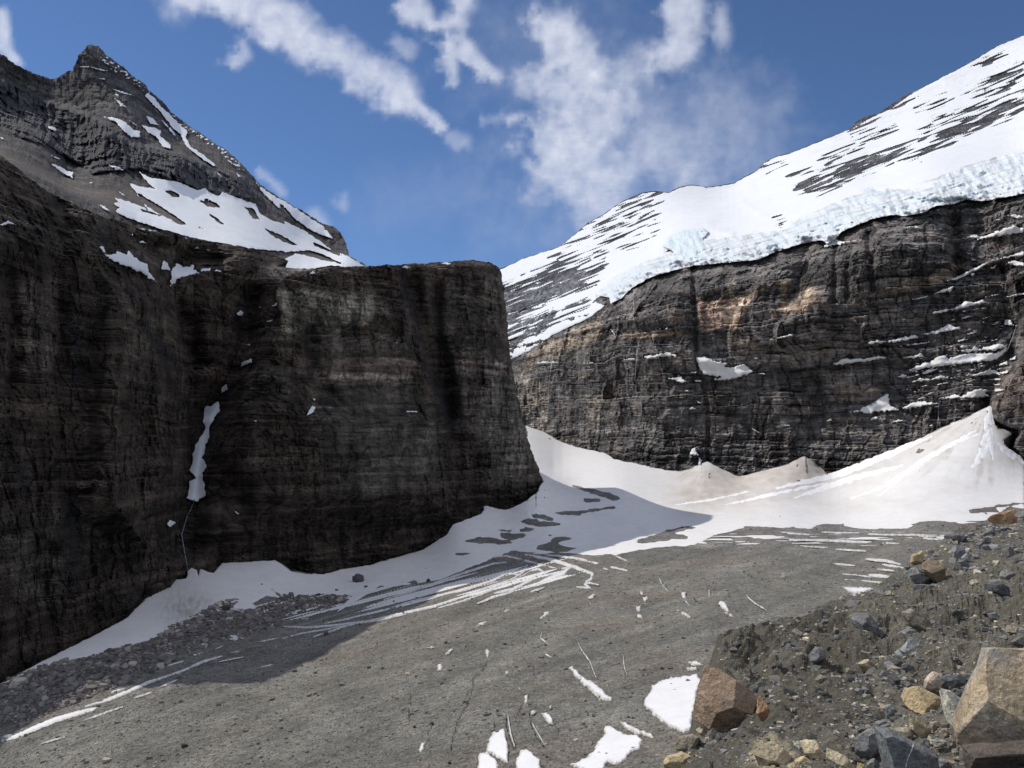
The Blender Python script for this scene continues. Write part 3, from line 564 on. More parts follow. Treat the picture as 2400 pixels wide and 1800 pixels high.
Wsnow = [('H4', '705,690 730,680 760,740 820,745 830,720 900,750 910,725 960,765 1040,820 1050,860 1105,935 1060,915 1000,870 950,850 880,815 800,790 740,745'), ('H4', '1140,850 1155,785 1180,800 1205,855 1170,850'), ('H4', '1205,970 1205,930 1215,860 1250,805 1300,835 1370,820 1370,850 1410,875 1320,890 1250,920'),
         ('H4', '1420,845 1490,838 1480,858 1420,862'), ('H4', '1515,850 1565,858 1560,866 1520,860'), ('H4', '1375,700 1395,688 1405,702'), ('H4', '985,650 1010,648 1032,662 990,660'), ('H4', '0,530 60,505 110,533 60,525 20,540'), ('H4', '1675,1155 1700,1140 1722,1150 1715,1175 1680,1172'), ('H4', '1735,1380 1770,1375 1765,1390'),
         ('H4', '1705,1535 1710,1505 1780,1480 1775,1505 1740,1520'), ('H4', '1825,1112 1848,1112 1840,1120'), ('H4', '1885,1218 1925,1205 1920,1215'), ('H4', '1920,1110 1955,1085 1950,1105'), ('H4', '925,595 940,600 938,612'), ('H4', '1458,710 1485,710 1480,716'),
         ('W7', '285,850 310,830 315,860 280,880'), ('W7', '195,955 235,945 265,920 272,980 240,1020 210,1090 215,1130 190,1170 180,1240 200,1290 175,1320 190,1410 195,1450 140,1480 85,1465 110,1370 145,1350 110,1310 130,1240 125,1210 150,1150 190,1080 180,1020'),
         ('W7', '755,1005 785,950 805,960 790,990 770,1000'), ('W7', '790,912 805,912 800,922'), ('W7', '1310,980 1370,980 1368,986 1312,986'), ('BL', '720,605 735,588 760,598 735,618'), ('BL', '1010,545 1035,560 1025,562'), ('BL', '1095,158 1110,158 1105,166'),
         ('W7', '1288,180 1305,172 1330,180 1315,188'), ('W7', '1505,158 1530,153 1560,160 1540,168'), ('W7', '770,215 790,205 805,210 790,220'), ('H4', '970,556 1000,560 1110,578 1080,580'), ('H4', '1300,618 1325,625 1315,634'), ('H4', '498,368 512,370 508,376')]
wlow = blur(np.minimum.reduce([np.roll(wall.T, k, a) for a in (0, 1) for k in (-2, -1, 0, 1, 2)]), 2, 2)
wall.TS = wlow
for i, (k, s) in enumerate(Wsnow):
    q = Z(k, s); b = pbox(q, 0); sz = max(b[2] - b[0], b[3] - b[1])
    snow_poly(wall, q, M_snow, cliff, amp=min(6, .8 + sz * .06), scale=max(4, min(14, sz * .12)), seed=400 + i, thick=1.2, edge=2)
# meltwater thread below the gully snow
snow_line(wall, Z('W7', '130,1480 115,1520 90,1570 70,1640') + Z('BL', '785,650 800,740 812,800'), .8, M_snow, cliff, 'meltwater', amp=.7, scale=5, thick=1.0, col=(.45, .47, .5))

# ================================================================== PEAK AND UPPER BENCH
Ksil = Z('N', '-700,500 -260,240 -120,120 -40,110') + Z('A6', '0,92 30,95 55,112 60,130 110,160 200,210 290,245 340,262 400,285 450,270 500,240 515,225 570,212 575,185 595,150 610,100 650,60 680,25 710,12 760,30 800,60 820,90 900,150 960,190 1000,230 1060,280 1130,320 1160,370 1210,410 1280,470 1330,540 1400,590 1430,615 1500,670 1590,720 1680,790 1750,825 1820,890 1870,930 1930,1000 1990,1060') \
    + Z('TL', '1115,790 1180,835 1250,880 1330,925 1390,965 1440,978 1470,1000 1490,1040 1510,1105 1540,1125 1590,1150 1600,1200 1240,1220') + Z('N', '640,680 300,620 0,500 -700,400')
KP = TPS([(215, 105, 1500), (0, 130, 1330), (-300, 40, 1250), (120, 185, 1430), (330, 240, 1490), (420, 330, 1500), (600, 430, 1540), (700, 500, 1560), (800, 545, 1590), (860, 625, 1480),
          (250, 330, 1230), (420, 370, 1290), (560, 430, 1400), (330, 405, 1150), (440, 450, 1190), (520, 465, 1250), (600, 490, 1340), (700, 560, 1400), (780, 600, 1420),
          (100, 330, 1150), (0, 300, 1100), (150, 420, 1000), (0, 380, 790), (60, 420, 760), (130, 445, 775), (260, 515, 800), (400, 570, 850), (560, 610, 900), (640, 640, 940), (800, 635, 1150), (500, 530, 1050), (300, 480, 950), (0, 500, 700), (300, 620, 760), (-400, 250, 700), (-400, 150, 900)])
kT = KP
us = np.concatenate([rng(-700, -20, 24)[:-1], rng(-20, 880, 2.4)]); vs = rng(-60, 690, 2.4)
peak = Surf(us, vs, kT)
cliffk = sst(0, 12, sdf(peak.U, peak.V, Z('TL', '-40,300 200,420 460,520 560,600 740,640 900,700 1060,760 1140,850 1110,880 950,845 850,830 740,790 600,740 400,760 200,640 -40,560')))
d, w_, amp_ = rocky(peak, .62, (.9, .43), .6, cols=(5, 3), wl=(40, 13), seed=110)
talus = sst(0, 30, sdf(peak.U, peak.V, Z('TL', '-40,600 220,720 400,790 560,780 1000,860 1100,880 1350,1000 1590,1140 1590,1190 1000,1100 500,940 200,800 -40,700')))
rg = np.clip(.55 + .8 * cliffk - talus * .8, .06, 1.5)
peak.T = peak.T + d * rg - 26 * cliffk + 26 * cliffk * (.5 - fbm(peak.U / 22 + .4 * pn(peak.U / 30, peak.V / 30, 0, 123), peak.V / 120, 0, 4, 121, .6, ridge=True)) + 8 * fbm(peak.U / 13, peak.V / 40, 0, 4, 124) * (1 - talus)
P = peak.P(); x, y, z = P[..., 0], P[..., 1], P[..., 2]
C = np.empty(P.shape, np.float32); C[:] = (.092, .083, .079)
C *= (1 + .35 * fbm(x / 12, y / 12, z / 70, 4, 130) + .3 * fbm(x / 70, y / 70, z / 50, 4, 131))[..., None]
C *= np.clip(amp_, .25, 1.8)[..., None]
a = (cliffk * .7)[..., None]; C = C * (1 - a) + a * np.array([.078, .078, .084]) * (1 + .4 * fbm(peak.U / 6, peak.V / 50, 0, 4, 133))[..., None]
a = (talus * .85)[..., None]; C = C * (1 - a) + a * np.array([.145, .122, .106]) * (1 + .25 * fbm(peak.U / 40 - peak.V / 40, peak.V / 9 + peak.U / 14, 0, 3, 134))[..., None]
sil = sdf(peak.U, peak.V, Ksil) + 4.2 * fbm(peak.U / 10, peak.V / 10, 0, 4, 135, .6)
Pa, T3, Ca = clip(P, sil, C)
Pa, T3, Ca = skirt(Pa, T3, Ca, lambda q: q + np.array([-60.0, 260.0, -120.0]))
mount = mesh_obj('peak', Pa, T3, Ca, M_peak, kind='structure', label='pointed grey rock peak with a snowy shoulder behind the left wall')
peak.TS = blur(np.minimum.reduce([np.roll(peak.T, k, a) for a in (0, 1) for k in (-2, -1, 0, 1, 2)]), 2, 2)
bench = Z('TL', '556,790 600,805 668,815 640,790 596,738 645,768 700,775 780,790 850,822 890,812 895,825 945,848 960,828 1065,870 1105,880 1125,925 1160,930 1240,960 1320,1000 1380,1040 1440,1085 1475,1100 1530,1130 1580,1150 1500,1152 1430,1147 1340,1162 1240,1158 1210,1130 1270,1100 1220,1085 1100,1075 960,1050 850,1035 700,990 560,945 500,915 515,895 475,870 520,880 490,850 560,872 640,905')
bh = [Z('TL', s) for s in ('710,822 740,822 775,838 778,852 750,852 730,840', '858,865 885,870 880,852 940,880 955,900 900,893', '898,922 930,935 970,970 940,962', '1058,895 1095,900 1125,950 1095,945', '1105,885 1165,890 1200,925 1235,970 1170,950 1125,925', '575,820 640,858 700,895 760,935 812,972 770,968 700,930 640,895',
      '1140,983 1220,1018 1300,1066 1240,1050 1180,1022', '1215,1090 1340,1080 1400,1100 1485,1142 1400,1125 1300,1098', '600,900 650,915 700,930 690,935 620,915', '1340,1040 1420,1075 1500,1110 1450,1100 1360,1062', '850,975 880,988 860,985', '940,985 965,992 945,990')]
snow_poly(peak, bench, M_snow_hi, mount, 'snowfield', amp=3, scale=10, seed=140, holes=bh, h=2.4, thick=2.5, edge=4)
Ksnow = [('TL', '1108,790 1120,802 1165,835 1250,882 1330,935 1390,972 1440,1030 1350,1000 1280,950 1240,905 1210,880 1215,905 1170,865 1150,850 1125,815'), ('TL', '640,402 665,420 690,455 730,490 770,530 815,575 800,590 825,635 880,670 935,715 930,722 850,670 800,625 780,580 740,545 700,490 660,450 630,415'), ('TL', '450,505 500,508 545,530 575,560 605,570 605,592 565,592 520,550 500,525'),
         ('TL', '612,540 660,552 700,565 690,585 735,625 735,640 700,630 675,590 640,570'), ('TL', '632,502 660,510 685,540 650,535'), ('TL', '497,425 515,435 545,462 520,458'), ('TL', '495,405 515,408 508,418'), ('TL', '345,288 385,286 380,292'), ('TL', '395,290 440,300 462,305 440,306'), ('TL', '418,337 450,340 455,345'), ('TL', '215,705 250,715 290,738 318,745 312,768 270,745'),
         ('TL', '470,712 510,720 538,735 500,735'), ('TL', '205,542 240,552 245,565 215,558'), ('TL', '215,668 260,685 255,690'), ('TL', '424,880 450,890 475,912 450,903'), ('TL', '510,825 545,845 530,842'), ('TL', '1020,745 1040,762 1030,765'), ('TL', '970,682 1000,700 1035,715 1030,700 1040,712 1010,712'), ('TL', '935,740 960,765 945,755'), ('TL', '560,520 590,540 575,535'),
         ('TL', '490,385 540,400 575,412 530,405'), ('TL', '700,520 745,560 770,600 740,570'), ('TL', '862,580 880,592 870,592'), ('TL', '385,786 400,788 395,792'), ('TL', '900,870 905,860 880,830 890,815 900,825'), ('TL', '1460,1090 1510,1110 1560,1140 1500,1120'), ('TL', '0,590 15,598 10,602')]
for i, (k, s) in enumerate(Ksnow):
    q = Z(k, s); b = pbox(q, 0); sz = max(b[2] - b[0], b[3] - b[1])
    snow_poly(peak, q, M_snow_hi, mount, amp=min(4, .7 + sz * .05), scale=max(4, min(9, sz * .2)), seed=440 + i, thick=3.0, edge=2)
def ksp(U, V):
    z1 = np.exp(-(pld(U, V, Z('TL', '450,250 560,330 700,420 800,540 950,640 1040,730'))[0] / 16) ** 2)
    return (fbm(U / 9, V / 5, 0, 3, 150) - .98 + .85 * z1) * 6
patch(peak, 'snow_flecks', lambda U, V: np.minimum(ksp(U, V), sdf(U, V, Ksil) - 2), (200, 100, 600, 430), 1.6, M_snow_hi, mount, thick=3, edge=1.5, kind='stuff')

# ================================================================== FAR MOUNTAIN: rock wall, hanging glacier, snow face
Fsil = Z('TR', '-400,1300 -100,1180 0,1140 50,1115 130,1090 200,1068 250,1030 290,995 330,960 400,922 440,893 480,868 560,832 620,824 640,827 680,830 720,808 770,797 820,803 840,808 900,800 960,790 1000,765 1060,735 1090,700 1140,675 1200,660 1250,640 1350,600 1450,560 1500,515 1540,498 1580,492 1640,450 1700,408 1750,388 1850,335 1950,285 2050,225 2100,195 2212,150 2500,20 3200,-100 3300,2500') + Z('N', '2990,1500 1100,1500 1000,1100')
FP = TPS([(1180, 1150, 2000), (1240, 1010, 1960), (1300, 1100, 1780), (1370, 1080, 1720), (1500, 1120, 1510), (1700, 1150, 1400), (1900, 1150, 1310), (2100, 1100, 1225), (2300, 1000, 1135), (2400, 1150, 1070), (2900, 1100, 850),
          (1230, 850, 2020), (1350, 760, 1850), (1440, 700, 1800), (1550, 640, 1690), (1640, 622, 1620), (1760, 605, 1540), (1900, 560, 1470), (2050, 500, 1390), (2200, 470, 1320), (2400, 450, 1235), (2900, 420, 1000),
          (1700, 900, 1465), (2000, 850, 1330), (2300, 750, 1190), (1450, 900, 1640), (2300, 560, 1255),
          (1180, 620, 2750), (1250, 700, 2350), (1200, 760, 2250), (1300, 600, 2450), (1380, 510, 2560), (1550, 432, 2500), (1700, 432, 2500), (1500, 560, 2100), (1650, 520, 1950), (1850, 345, 2450), (2000, 245, 2420), (2200, 150, 2400), (2400, 80, 2350),
          (1850, 480, 1800), (2050, 400, 1800), (2250, 320, 1800), (2400, 250, 1850), (2250, 420, 1430), (2400, 400, 1400), (2900, -60, 2200), (1000, 700, 2900), (2100, 300, 2100), (1650, 590, 1700)])
def farT(U, V):
    T = FP(U, V); g = lambda k, s, w, a: a * np.exp(-(pld(U, V, Z(k, s))[0] / w) ** 2)
    T += g('F5', '1170,360 1180,620 1190,900 1230,1100 1270,1250 1270,1600', 5, 13) + g('F5', '1190,360 1190,640 1200,900', 8, 16)
    T += 12 * sst(0, 14, sdf(U, V, Z('F5', '1210,500 1340,480 1500,560 1420,800 1420,960 1220,960')))
    T -= 30 * sst(0, 40, sdf(U, V, Z('F5', '640,560 1130,380 1170,600 1110,780 800,800 560,720')))
    T -= 25 * sst(0, 30, sdf(U, V, Z('TR', '1120,1400 1280,1240 1400,1260 1400,1500 1250,1560 1100,1500')))
    T += g('F5', '1930,200 1860,420 1800,560', 14, 22) + g('TR', '1540,1010 1560,1250', 10, 20) + g('TR', '1910,940 1930,1180', 14, 30) + g('H2', '1560,100 1640,0', 34, 26)
    T += g('TR', '1400,1050 1390,1300', 7, 14) + g('TR', '1450,1120 1450,1280', 8, 12) + g('TR', '2120,1180 2180,1480 2080,1600 2050,1800', 24, 20)
    T += g('F5', '600,1000 640,1250', 16, 18) + g('F5', '400,900 420,1150', 12, 14) + g('H2', '230,500 240,800', 12, 16) + g('H2', '0,300 150,900', 20, 12) + g('H2', '430,500 460,850', 16, 10)
    # right-hand buttress stands forward of the wall
    T -= 90 * sst(-4, 16, sdf(U, V, Z('H2', '1825,200 1745,340 1720,400 1640,440 1620,540 1560,620 1550,720 1560,780 1620,830 1700,860 1760,870 1730,930 1700,1000 1900,1200 2600,1200 2600,0 1950,0')))
    return T
us = np.concatenate([rng(1000, 1160, 12)[:-1], rng(1160, 2430, 2.55)[:-1], rng(2430, 3200, 25)]); vs = rng(-100, 1180, 2.6)
far = Surf(us, vs, farT)
rockz = 1 - sst(-10, 20, sdf(far.U, far.V, Z('TR', '-200,1250 0,1250 350,1290 520,1230 700,1160 950,1125 1140,1080 1400,1000 1640,920 1900,875 2212,830 3300,600 3300,-200 -200,-200')))
gl = far.T.copy()
d, w_, amp_ = rocky(far, .60, (.74, -.67), 1.5, cols=(3, 1.3), wl=(40, 13), dip=.02, seed=160)
far.T = far.T + d * (.25 + .75 * rockz)
P = far.P(); x, y, z = P[..., 0], P[..., 1], P[..., 2]
C = np.empty(P.shape, np.float32); C[:] = (.146, .134, .126)
C *= (1 + .55 * fbm(x / 14, y / 14, z / 60, 4, 170, .6) + .4 * fbm(x / 90, y / 90, z / 50, 4, 171) + .55 * fbm(x / 350, y / 350, (z + .02 * x) / 6, 4, 172) + .3 * fbm(x / 600, y / 600, z / 22, 2, 173))[..., None]
C *= np.clip(amp_, .25, 1.8)[..., None]
tn = (sst(.0, .45, fbm(x / 45, y / 45, z / 20, 4, 177, .6)) * .35)[..., None]; C = C * (1 - tn) + tn * C * np.array([1.75, 1.42, 1.1])
dk = (sst(.05, .4, fbm(far.U / 30, far.V / 14, 0, 4, 179, .6)) * .3)[..., None]; C *= 1 - dk
st = .6 + 1.0 * fbm(far.U / 6, far.V / 40, 0, 4, 175)
st2 = .6 + 1.0 * fbm(far.U / 60, far.V / 9, 0, 4, 176)
C = tint(C, far, 'F5', '1205,560 1310,570 1370,740 1215,780', (.27, .19, .145), 5, .85, None, 21, 5)
C = tint(C, far, 'F5', '1320,570 1400,540 1500,520 1640,500 1530,590 1490,640 1490,760 1380,750 1350,660', (.31, .235, .175), 6, .95, None, 22, 8)
C = tint(C, far, 'F5', '1350,540 1420,420 1470,430 1480,500 1400,540', (.24, .22, .18), 5, .7, st + .2, 23, 8)
C = tint(C, far, 'F5', '1410,780 1590,820 1590,900 1450,960 1420,900', (.20, .16, .12), 8, .7, st, 24)
C = tint(C, far, 'F5', '1710,440 1800,420 1780,560 1730,520', (.26, .20, .13), 5, .7, st + .2, 25, 6)
C = tint(C, far, 'F5', '1680,680 1740,600 1870,590 1936,480 1936,600 1850,660 1760,640', (.28, .20, .14), 6, .75, st2 + .2, 26, 8)
C = tint(C, far, 'H1', '830,1100 1060,980 1400,900 1640,790 1720,830 1560,960 1400,1000 1200,1040', (.30, .235, .165), 5, .8, st2 + .2, 27, 6)
C = tint(C, far, 'H1', '40,1240 130,1160 330,1010 420,1020 520,1140 300,1200 100,1230', (.27, .20, .14), 8, .7, st2 + .1, 28)
C = tint(C, far, 'F5', '100,900 560,680 620,760 480,860 240,940 60,1050', (.21, .165, .12), 10, .75, st2 + .3, 29)
C = tint(C, far, 'F5', '620,790 900,770 1110,760 1110,790 820,810', (.30, .22, .15), 4, .8, st2 + .3, 30, 4)
C = tint(C, far, 'F5', '20,1060 240,1100 240,1400 80,1370', (.22, .185, .15), 10, .8, st + .3, 31)
C = tint(C, far, 'F5', '460,1180 600,1160 640,1300 560,1420 480,1300', (.22, .19, .145), 8, .6, st, 32)
C = tint(C, far, 'F5', '950,620 1110,640 1110,740 980,700', (.18, .14, .10), 8, .6, st, 33)
C = tint(C, far, 'H2', '1640,440 1825,340 1825,750 1560,720', (.125, .10, .082), 12, .8, None, 34)
C = tint(C, far, 'H2', '380,480 780,480 700,600 560,640 300,620', (.20, .155, .105), 12, .5, st, 35)
C = tint(C, far, 'F5', '-80,500 480,360 560,560 300,800 -80,820', (.115, .118, .130), 14, .9, None, 36)
CAPP = '-400,1310 -100,1190 130,1060 400,880 640,800 900,760 1140,640 1400,540 1800,320 2212,100 3300,-200 3300,640 2212,740 1900,790 1540,860 1240,985 900,1080 640,1140 365,1290 240,1380 -100,1500 -400,1600'
C = tint(C, far, 'TR', CAPP, (.055, .055, .058), 12, .9, None, 37)
sil = sdf(far.U, far.V, Fsil) + 1.0 * fbm(far.U / 14, far.V / 14, 0, 4, 178)
Pa, T3, Ca = clip(P, sil, C)
Pa, T3, Ca = skirt(Pa, T3, Ca, lambda q: q + np.array([60.0, 500.0, -250.0]))
fmt = mesh_obj('mountain', Pa, T3, Ca, M_far, kind='structure', label='far banded limestone wall rising to a glaciated snow summit on the right')
far.TS = blur(gl, 1, 1); fsm = gl
fmin = blur(np.minimum.reduce([np.roll(far.T, k, a) for a in (0, 1) for k in (-2, -1, 0, 1, 2)]), 1, 2)
cap = Z('TR', '-400,1310 -100,1190 0,1142 50,1117 130,1092 200,1070 250,1032 290,998 330,964 400,926 440,897 480,872 560,836 620,828 640,831 680,834 720,812 770,801 820,807 840,812 900,804 960,794 1000,769 1060,739 1090,704 1140,679 1200,664 1250,644 1350,604 1450,564 1500,540 1560,505 1640,470 1700,425 1750,392 1850,339 1950,289 2050,229 2100,199 2212,154 2500,24 3200,-96 3300,500') \
    + Z('TR', '2212,770 2100,785 1960,810 1850,845 1800,880 1600,890 1540,905 1500,920 1400,965 1240,1020 1180,1055 1000,1090 900,1100 800,1110 740,1130 640,1150 540,1190 450,1240 365,1290 370,1305 400,1320 340,1370 250,1410 170,1450 110,1500 0,1550 -100,1600 -400,1600')
BANDS = [('1230,825 1300,765 1400,715 1500,688 1600,650 1700,618 1705,645 1640,690 1560,730 1450,785 1390,808 1310,825', 1.0), ('1680,690 1750,660 1850,600 1980,575 1900,620 1760,680', .9), ('1800,620 1850,565 1950,515 2080,465 2212,425 2212,470 2050,545 1900,590', 1.0), ('1400,660 1480,610 1520,620 1480,650', .9), ('1480,612 1640,560 1660,548 1640,575 1520,610', .8),
         ('1760,560 1900,490 2090,430 2212,390 2212,405 2000,480 1800,560', .75), ('2060,330 2212,270 2212,330 2150,345', .8), ('1990,290 2050,230 2130,230 2060,270', .5), ('1180,780 1240,745 1290,735 1220,770', .6), ('1300,830 1400,800 1380,820', .7), ('1140,950 1170,945 1160,960', .9),
         ('330,965 400,925 480,885 560,845 630,838 600,870 620,920 520,880 420,950', .72), ('470,975 520,968 520,985 480,985', .9), ('230,1060 330,1000 440,985 420,1000 300,1040', .6), ('450,1060 580,1040 590,1048 480,1066', .6), ('180,1140 260,1100 350,1075 405,1078 400,1098 320,1100 220,1150', .75),
         ('0,1230 100,1190 200,1150 310,1160 400,1135 380,1190 300,1250 180,1290 60,1360 0,1400 -120,1420 -120,1240', 1.15), ('170,1390 260,1310 340,1285 330,1310 250,1370', .7), ('100,1180 250,1120 330,1130 180,1170', .6), ('0,1400 100,1380 200,1340 170,1400 0,1500 -100,1500', .7), ('1080,720 1150,690 1170,700 1100,740', .5), ('1650,640 1750,590 1800,560 1820,590 1720,650', .55), ('1950,400 2100,330 2212,290 2212,350 2050,420', .6), ('1750,470 1850,420 1900,420 1820,480', .45), ('1340,690 1400,660 1420,680 1360,720', .8), ('280,900 560,840 640,860 620,1000 300,1080 200,1120 160,1100', .3), ('1450,560 1500,515 1560,500 1600,500 1540,560', .55), ('1600,480 1700,410 1750,395 1700,450', .5), ('680,1080 750,1065 770,1080 700,1102', 1.1)]
BANDS = [(Z('TR', s), a) for s, a in BANDS]
def cap_f(U, V):
    f = np.minimum(sdf(U, V, cap), 12.0)
    # ledge direction climbs to the right
    X = U * .93 - V * .37; Y = V * .93 + U * .37
    n = fbm(X / 75, Y / 5.0, 0, 3, 180, .5); n2 = fbm(X / 16, Y / 9, 0, 3, 181)
    r = np.full(U.shape, -1.0, np.float32)
    for q, a in BANDS:
        b = pbox(q, 30); m = (U > b[0]) & (U < b[2]) & (V > b[1]) & (V < b[3])
        if m.any(): r[m] = np.maximum(r[m], a * sst(-14, 10, sdf(U[m], V[m], q) + 8 * n2[m]))
    g = (.60 - np.maximum(r, 0) * .98 + 2.0 * n + .35 * n2) * 8
    g = np.where(r > .02, g, 12)
    return np.minimum(f + 2.0 * n2 + 1.0 * fbm(U / 9, V / 9, 0, 3, 182), g)
def cap_c(U, V):
    C = np.ones(U.shape + (3,), np.float32); X = U * .93 - V * .37; Y = V * .93 + U * .37
    dirt = sst(-40, -2, -sdf(U, V, cap)) * sst(1400, 1600, U) * sst(600, 500, V) * sst(.0, .5, fbm(X / 60, Y / 5, 0, 3, 185))
    C *= 1 - dirt[..., None] * np.array([.10, .13, .15]); return C
tcap = gl + 3 * fbm(far.U / 60, far.V / 30, 0, 3, 186) - 6; far.TS = tcap
# gentle billows and crevasse lines on the icefield
for s, w, a in [('640,1080 700,1000 800,960 950,880 1030,820', 14, 14), ('850,960 1000,900 1100,860', 10, 8), ('1180,1000 1400,960 1500,900', 12, 12), ('1500,830 1700,770 1900,740 2212,690', 14, 14), ('1600,840 1900,745 2212,720', 5, 6), ('1000,880 1100,940 1300,900 1460,840', 9, 8), ('900,1030 1050,990 1200,960', 6, 8), ('1540,815 1700,800 1850,760', 5, 8), ('700,1000 850,985 950,1010', 8, 12)]:
    far.TS = far.TS - a * np.exp(-(pld(far.U, far.V, Z('TR', s))[0] / w) ** 2)
cap_o = patch(far, 'snow_face', cap_f, (1010, -90, 2420, 860), 2.05, M_snow_hi, fmt, thick=6, edge=4, rough=.8, colf=cap_c)
# hanging ice cliff along the lip of the wall
ice = Z('TR', '358,1275 445,1192 535,1145 640,1105 740,1080 800,1040 900,1030 1000,1015 1180,990 1240,940 1400,872 1500,832 1540,805 1600,812 1800,815 1850,765 1960,715 2100,675 2260,650 2260,825 2170,845 2120,853 2040,868 1960,863 1900,882 1830,888 1780,918 1700,932 1640,928 1570,942 1500,967 1420,1002 1400,1032 1360,1052 1340,1038 1250,1052 1140,1087 1060,1122 940,1132 850,1142 780,1147 700,1167 600,1197 520,1242 470,1290 425,1312 420,1285')
def icef(U, V): return sdf(U, V, ice) + 2.5 * fbm(U / 10, V / 10, 0, 4, 190)
seri = fbm(far.U / 34 - far.V / 60, far.V / 30, 0, 5, 191, .5, ridge=True); lay = fbm(far.U / 60, far.V / 5 + far.U / 16, 0, 3, 192)
far.TS = gl - 33 + 28 * (.55 - seri) + 9 * lay - 14 * sst(0, 22, sdf(far.U, far.V, ice)) + 10 * fbm(far.U / 34, far.V / 30, 0, 3, 193)
def icec(U, V):
    n = sst(-.3, .5, fbm(U / 50, V / 12, 0, 4, 195)); e = sst(-2, 9, sdf(U, V, ice))
    a = (.35 + .65 * n)[..., None] * e[..., None]; C = (1 - a) * np.array([1.05, 1.01, 1.0]) + a * np.array([.89, .965, .985])
    l = sst(.0, .45, fbm(U / 70, V / 4 + U / 14, 0, 3, 196))[..., None] * .30 * sst(1400, 1600, U)[..., None]; return (C * (1 - l * np.array([.8, 1.0, 1.1]))).astype(np.float32)
ice_o = patch(far, 'ice_cliff', icef, pbox(ice, 6), 2.2, M_ice, fmt, thick=4, edge=5, colf=icec, label='pale blue hanging glacier edge broken into seracs')
ice2 = Z('TR', '650,1060 680,1020 740,995 830,985 850,1000 820,1040 850,1075 800,1095 850,1120 770,1140 740,1105 690,1085')
patch(far, 'icefall', lambda U, V: sdf(U, V, ice2) + 3 * fbm(U / 9, V / 9, 0, 4, 197), pbox(ice2, 6), 1.8, M_ice, fmt, thick=10, edge=5, colf=lambda U, V: np.ones(U.shape + (3,)) * np.array([.93, .985, 1.0]))
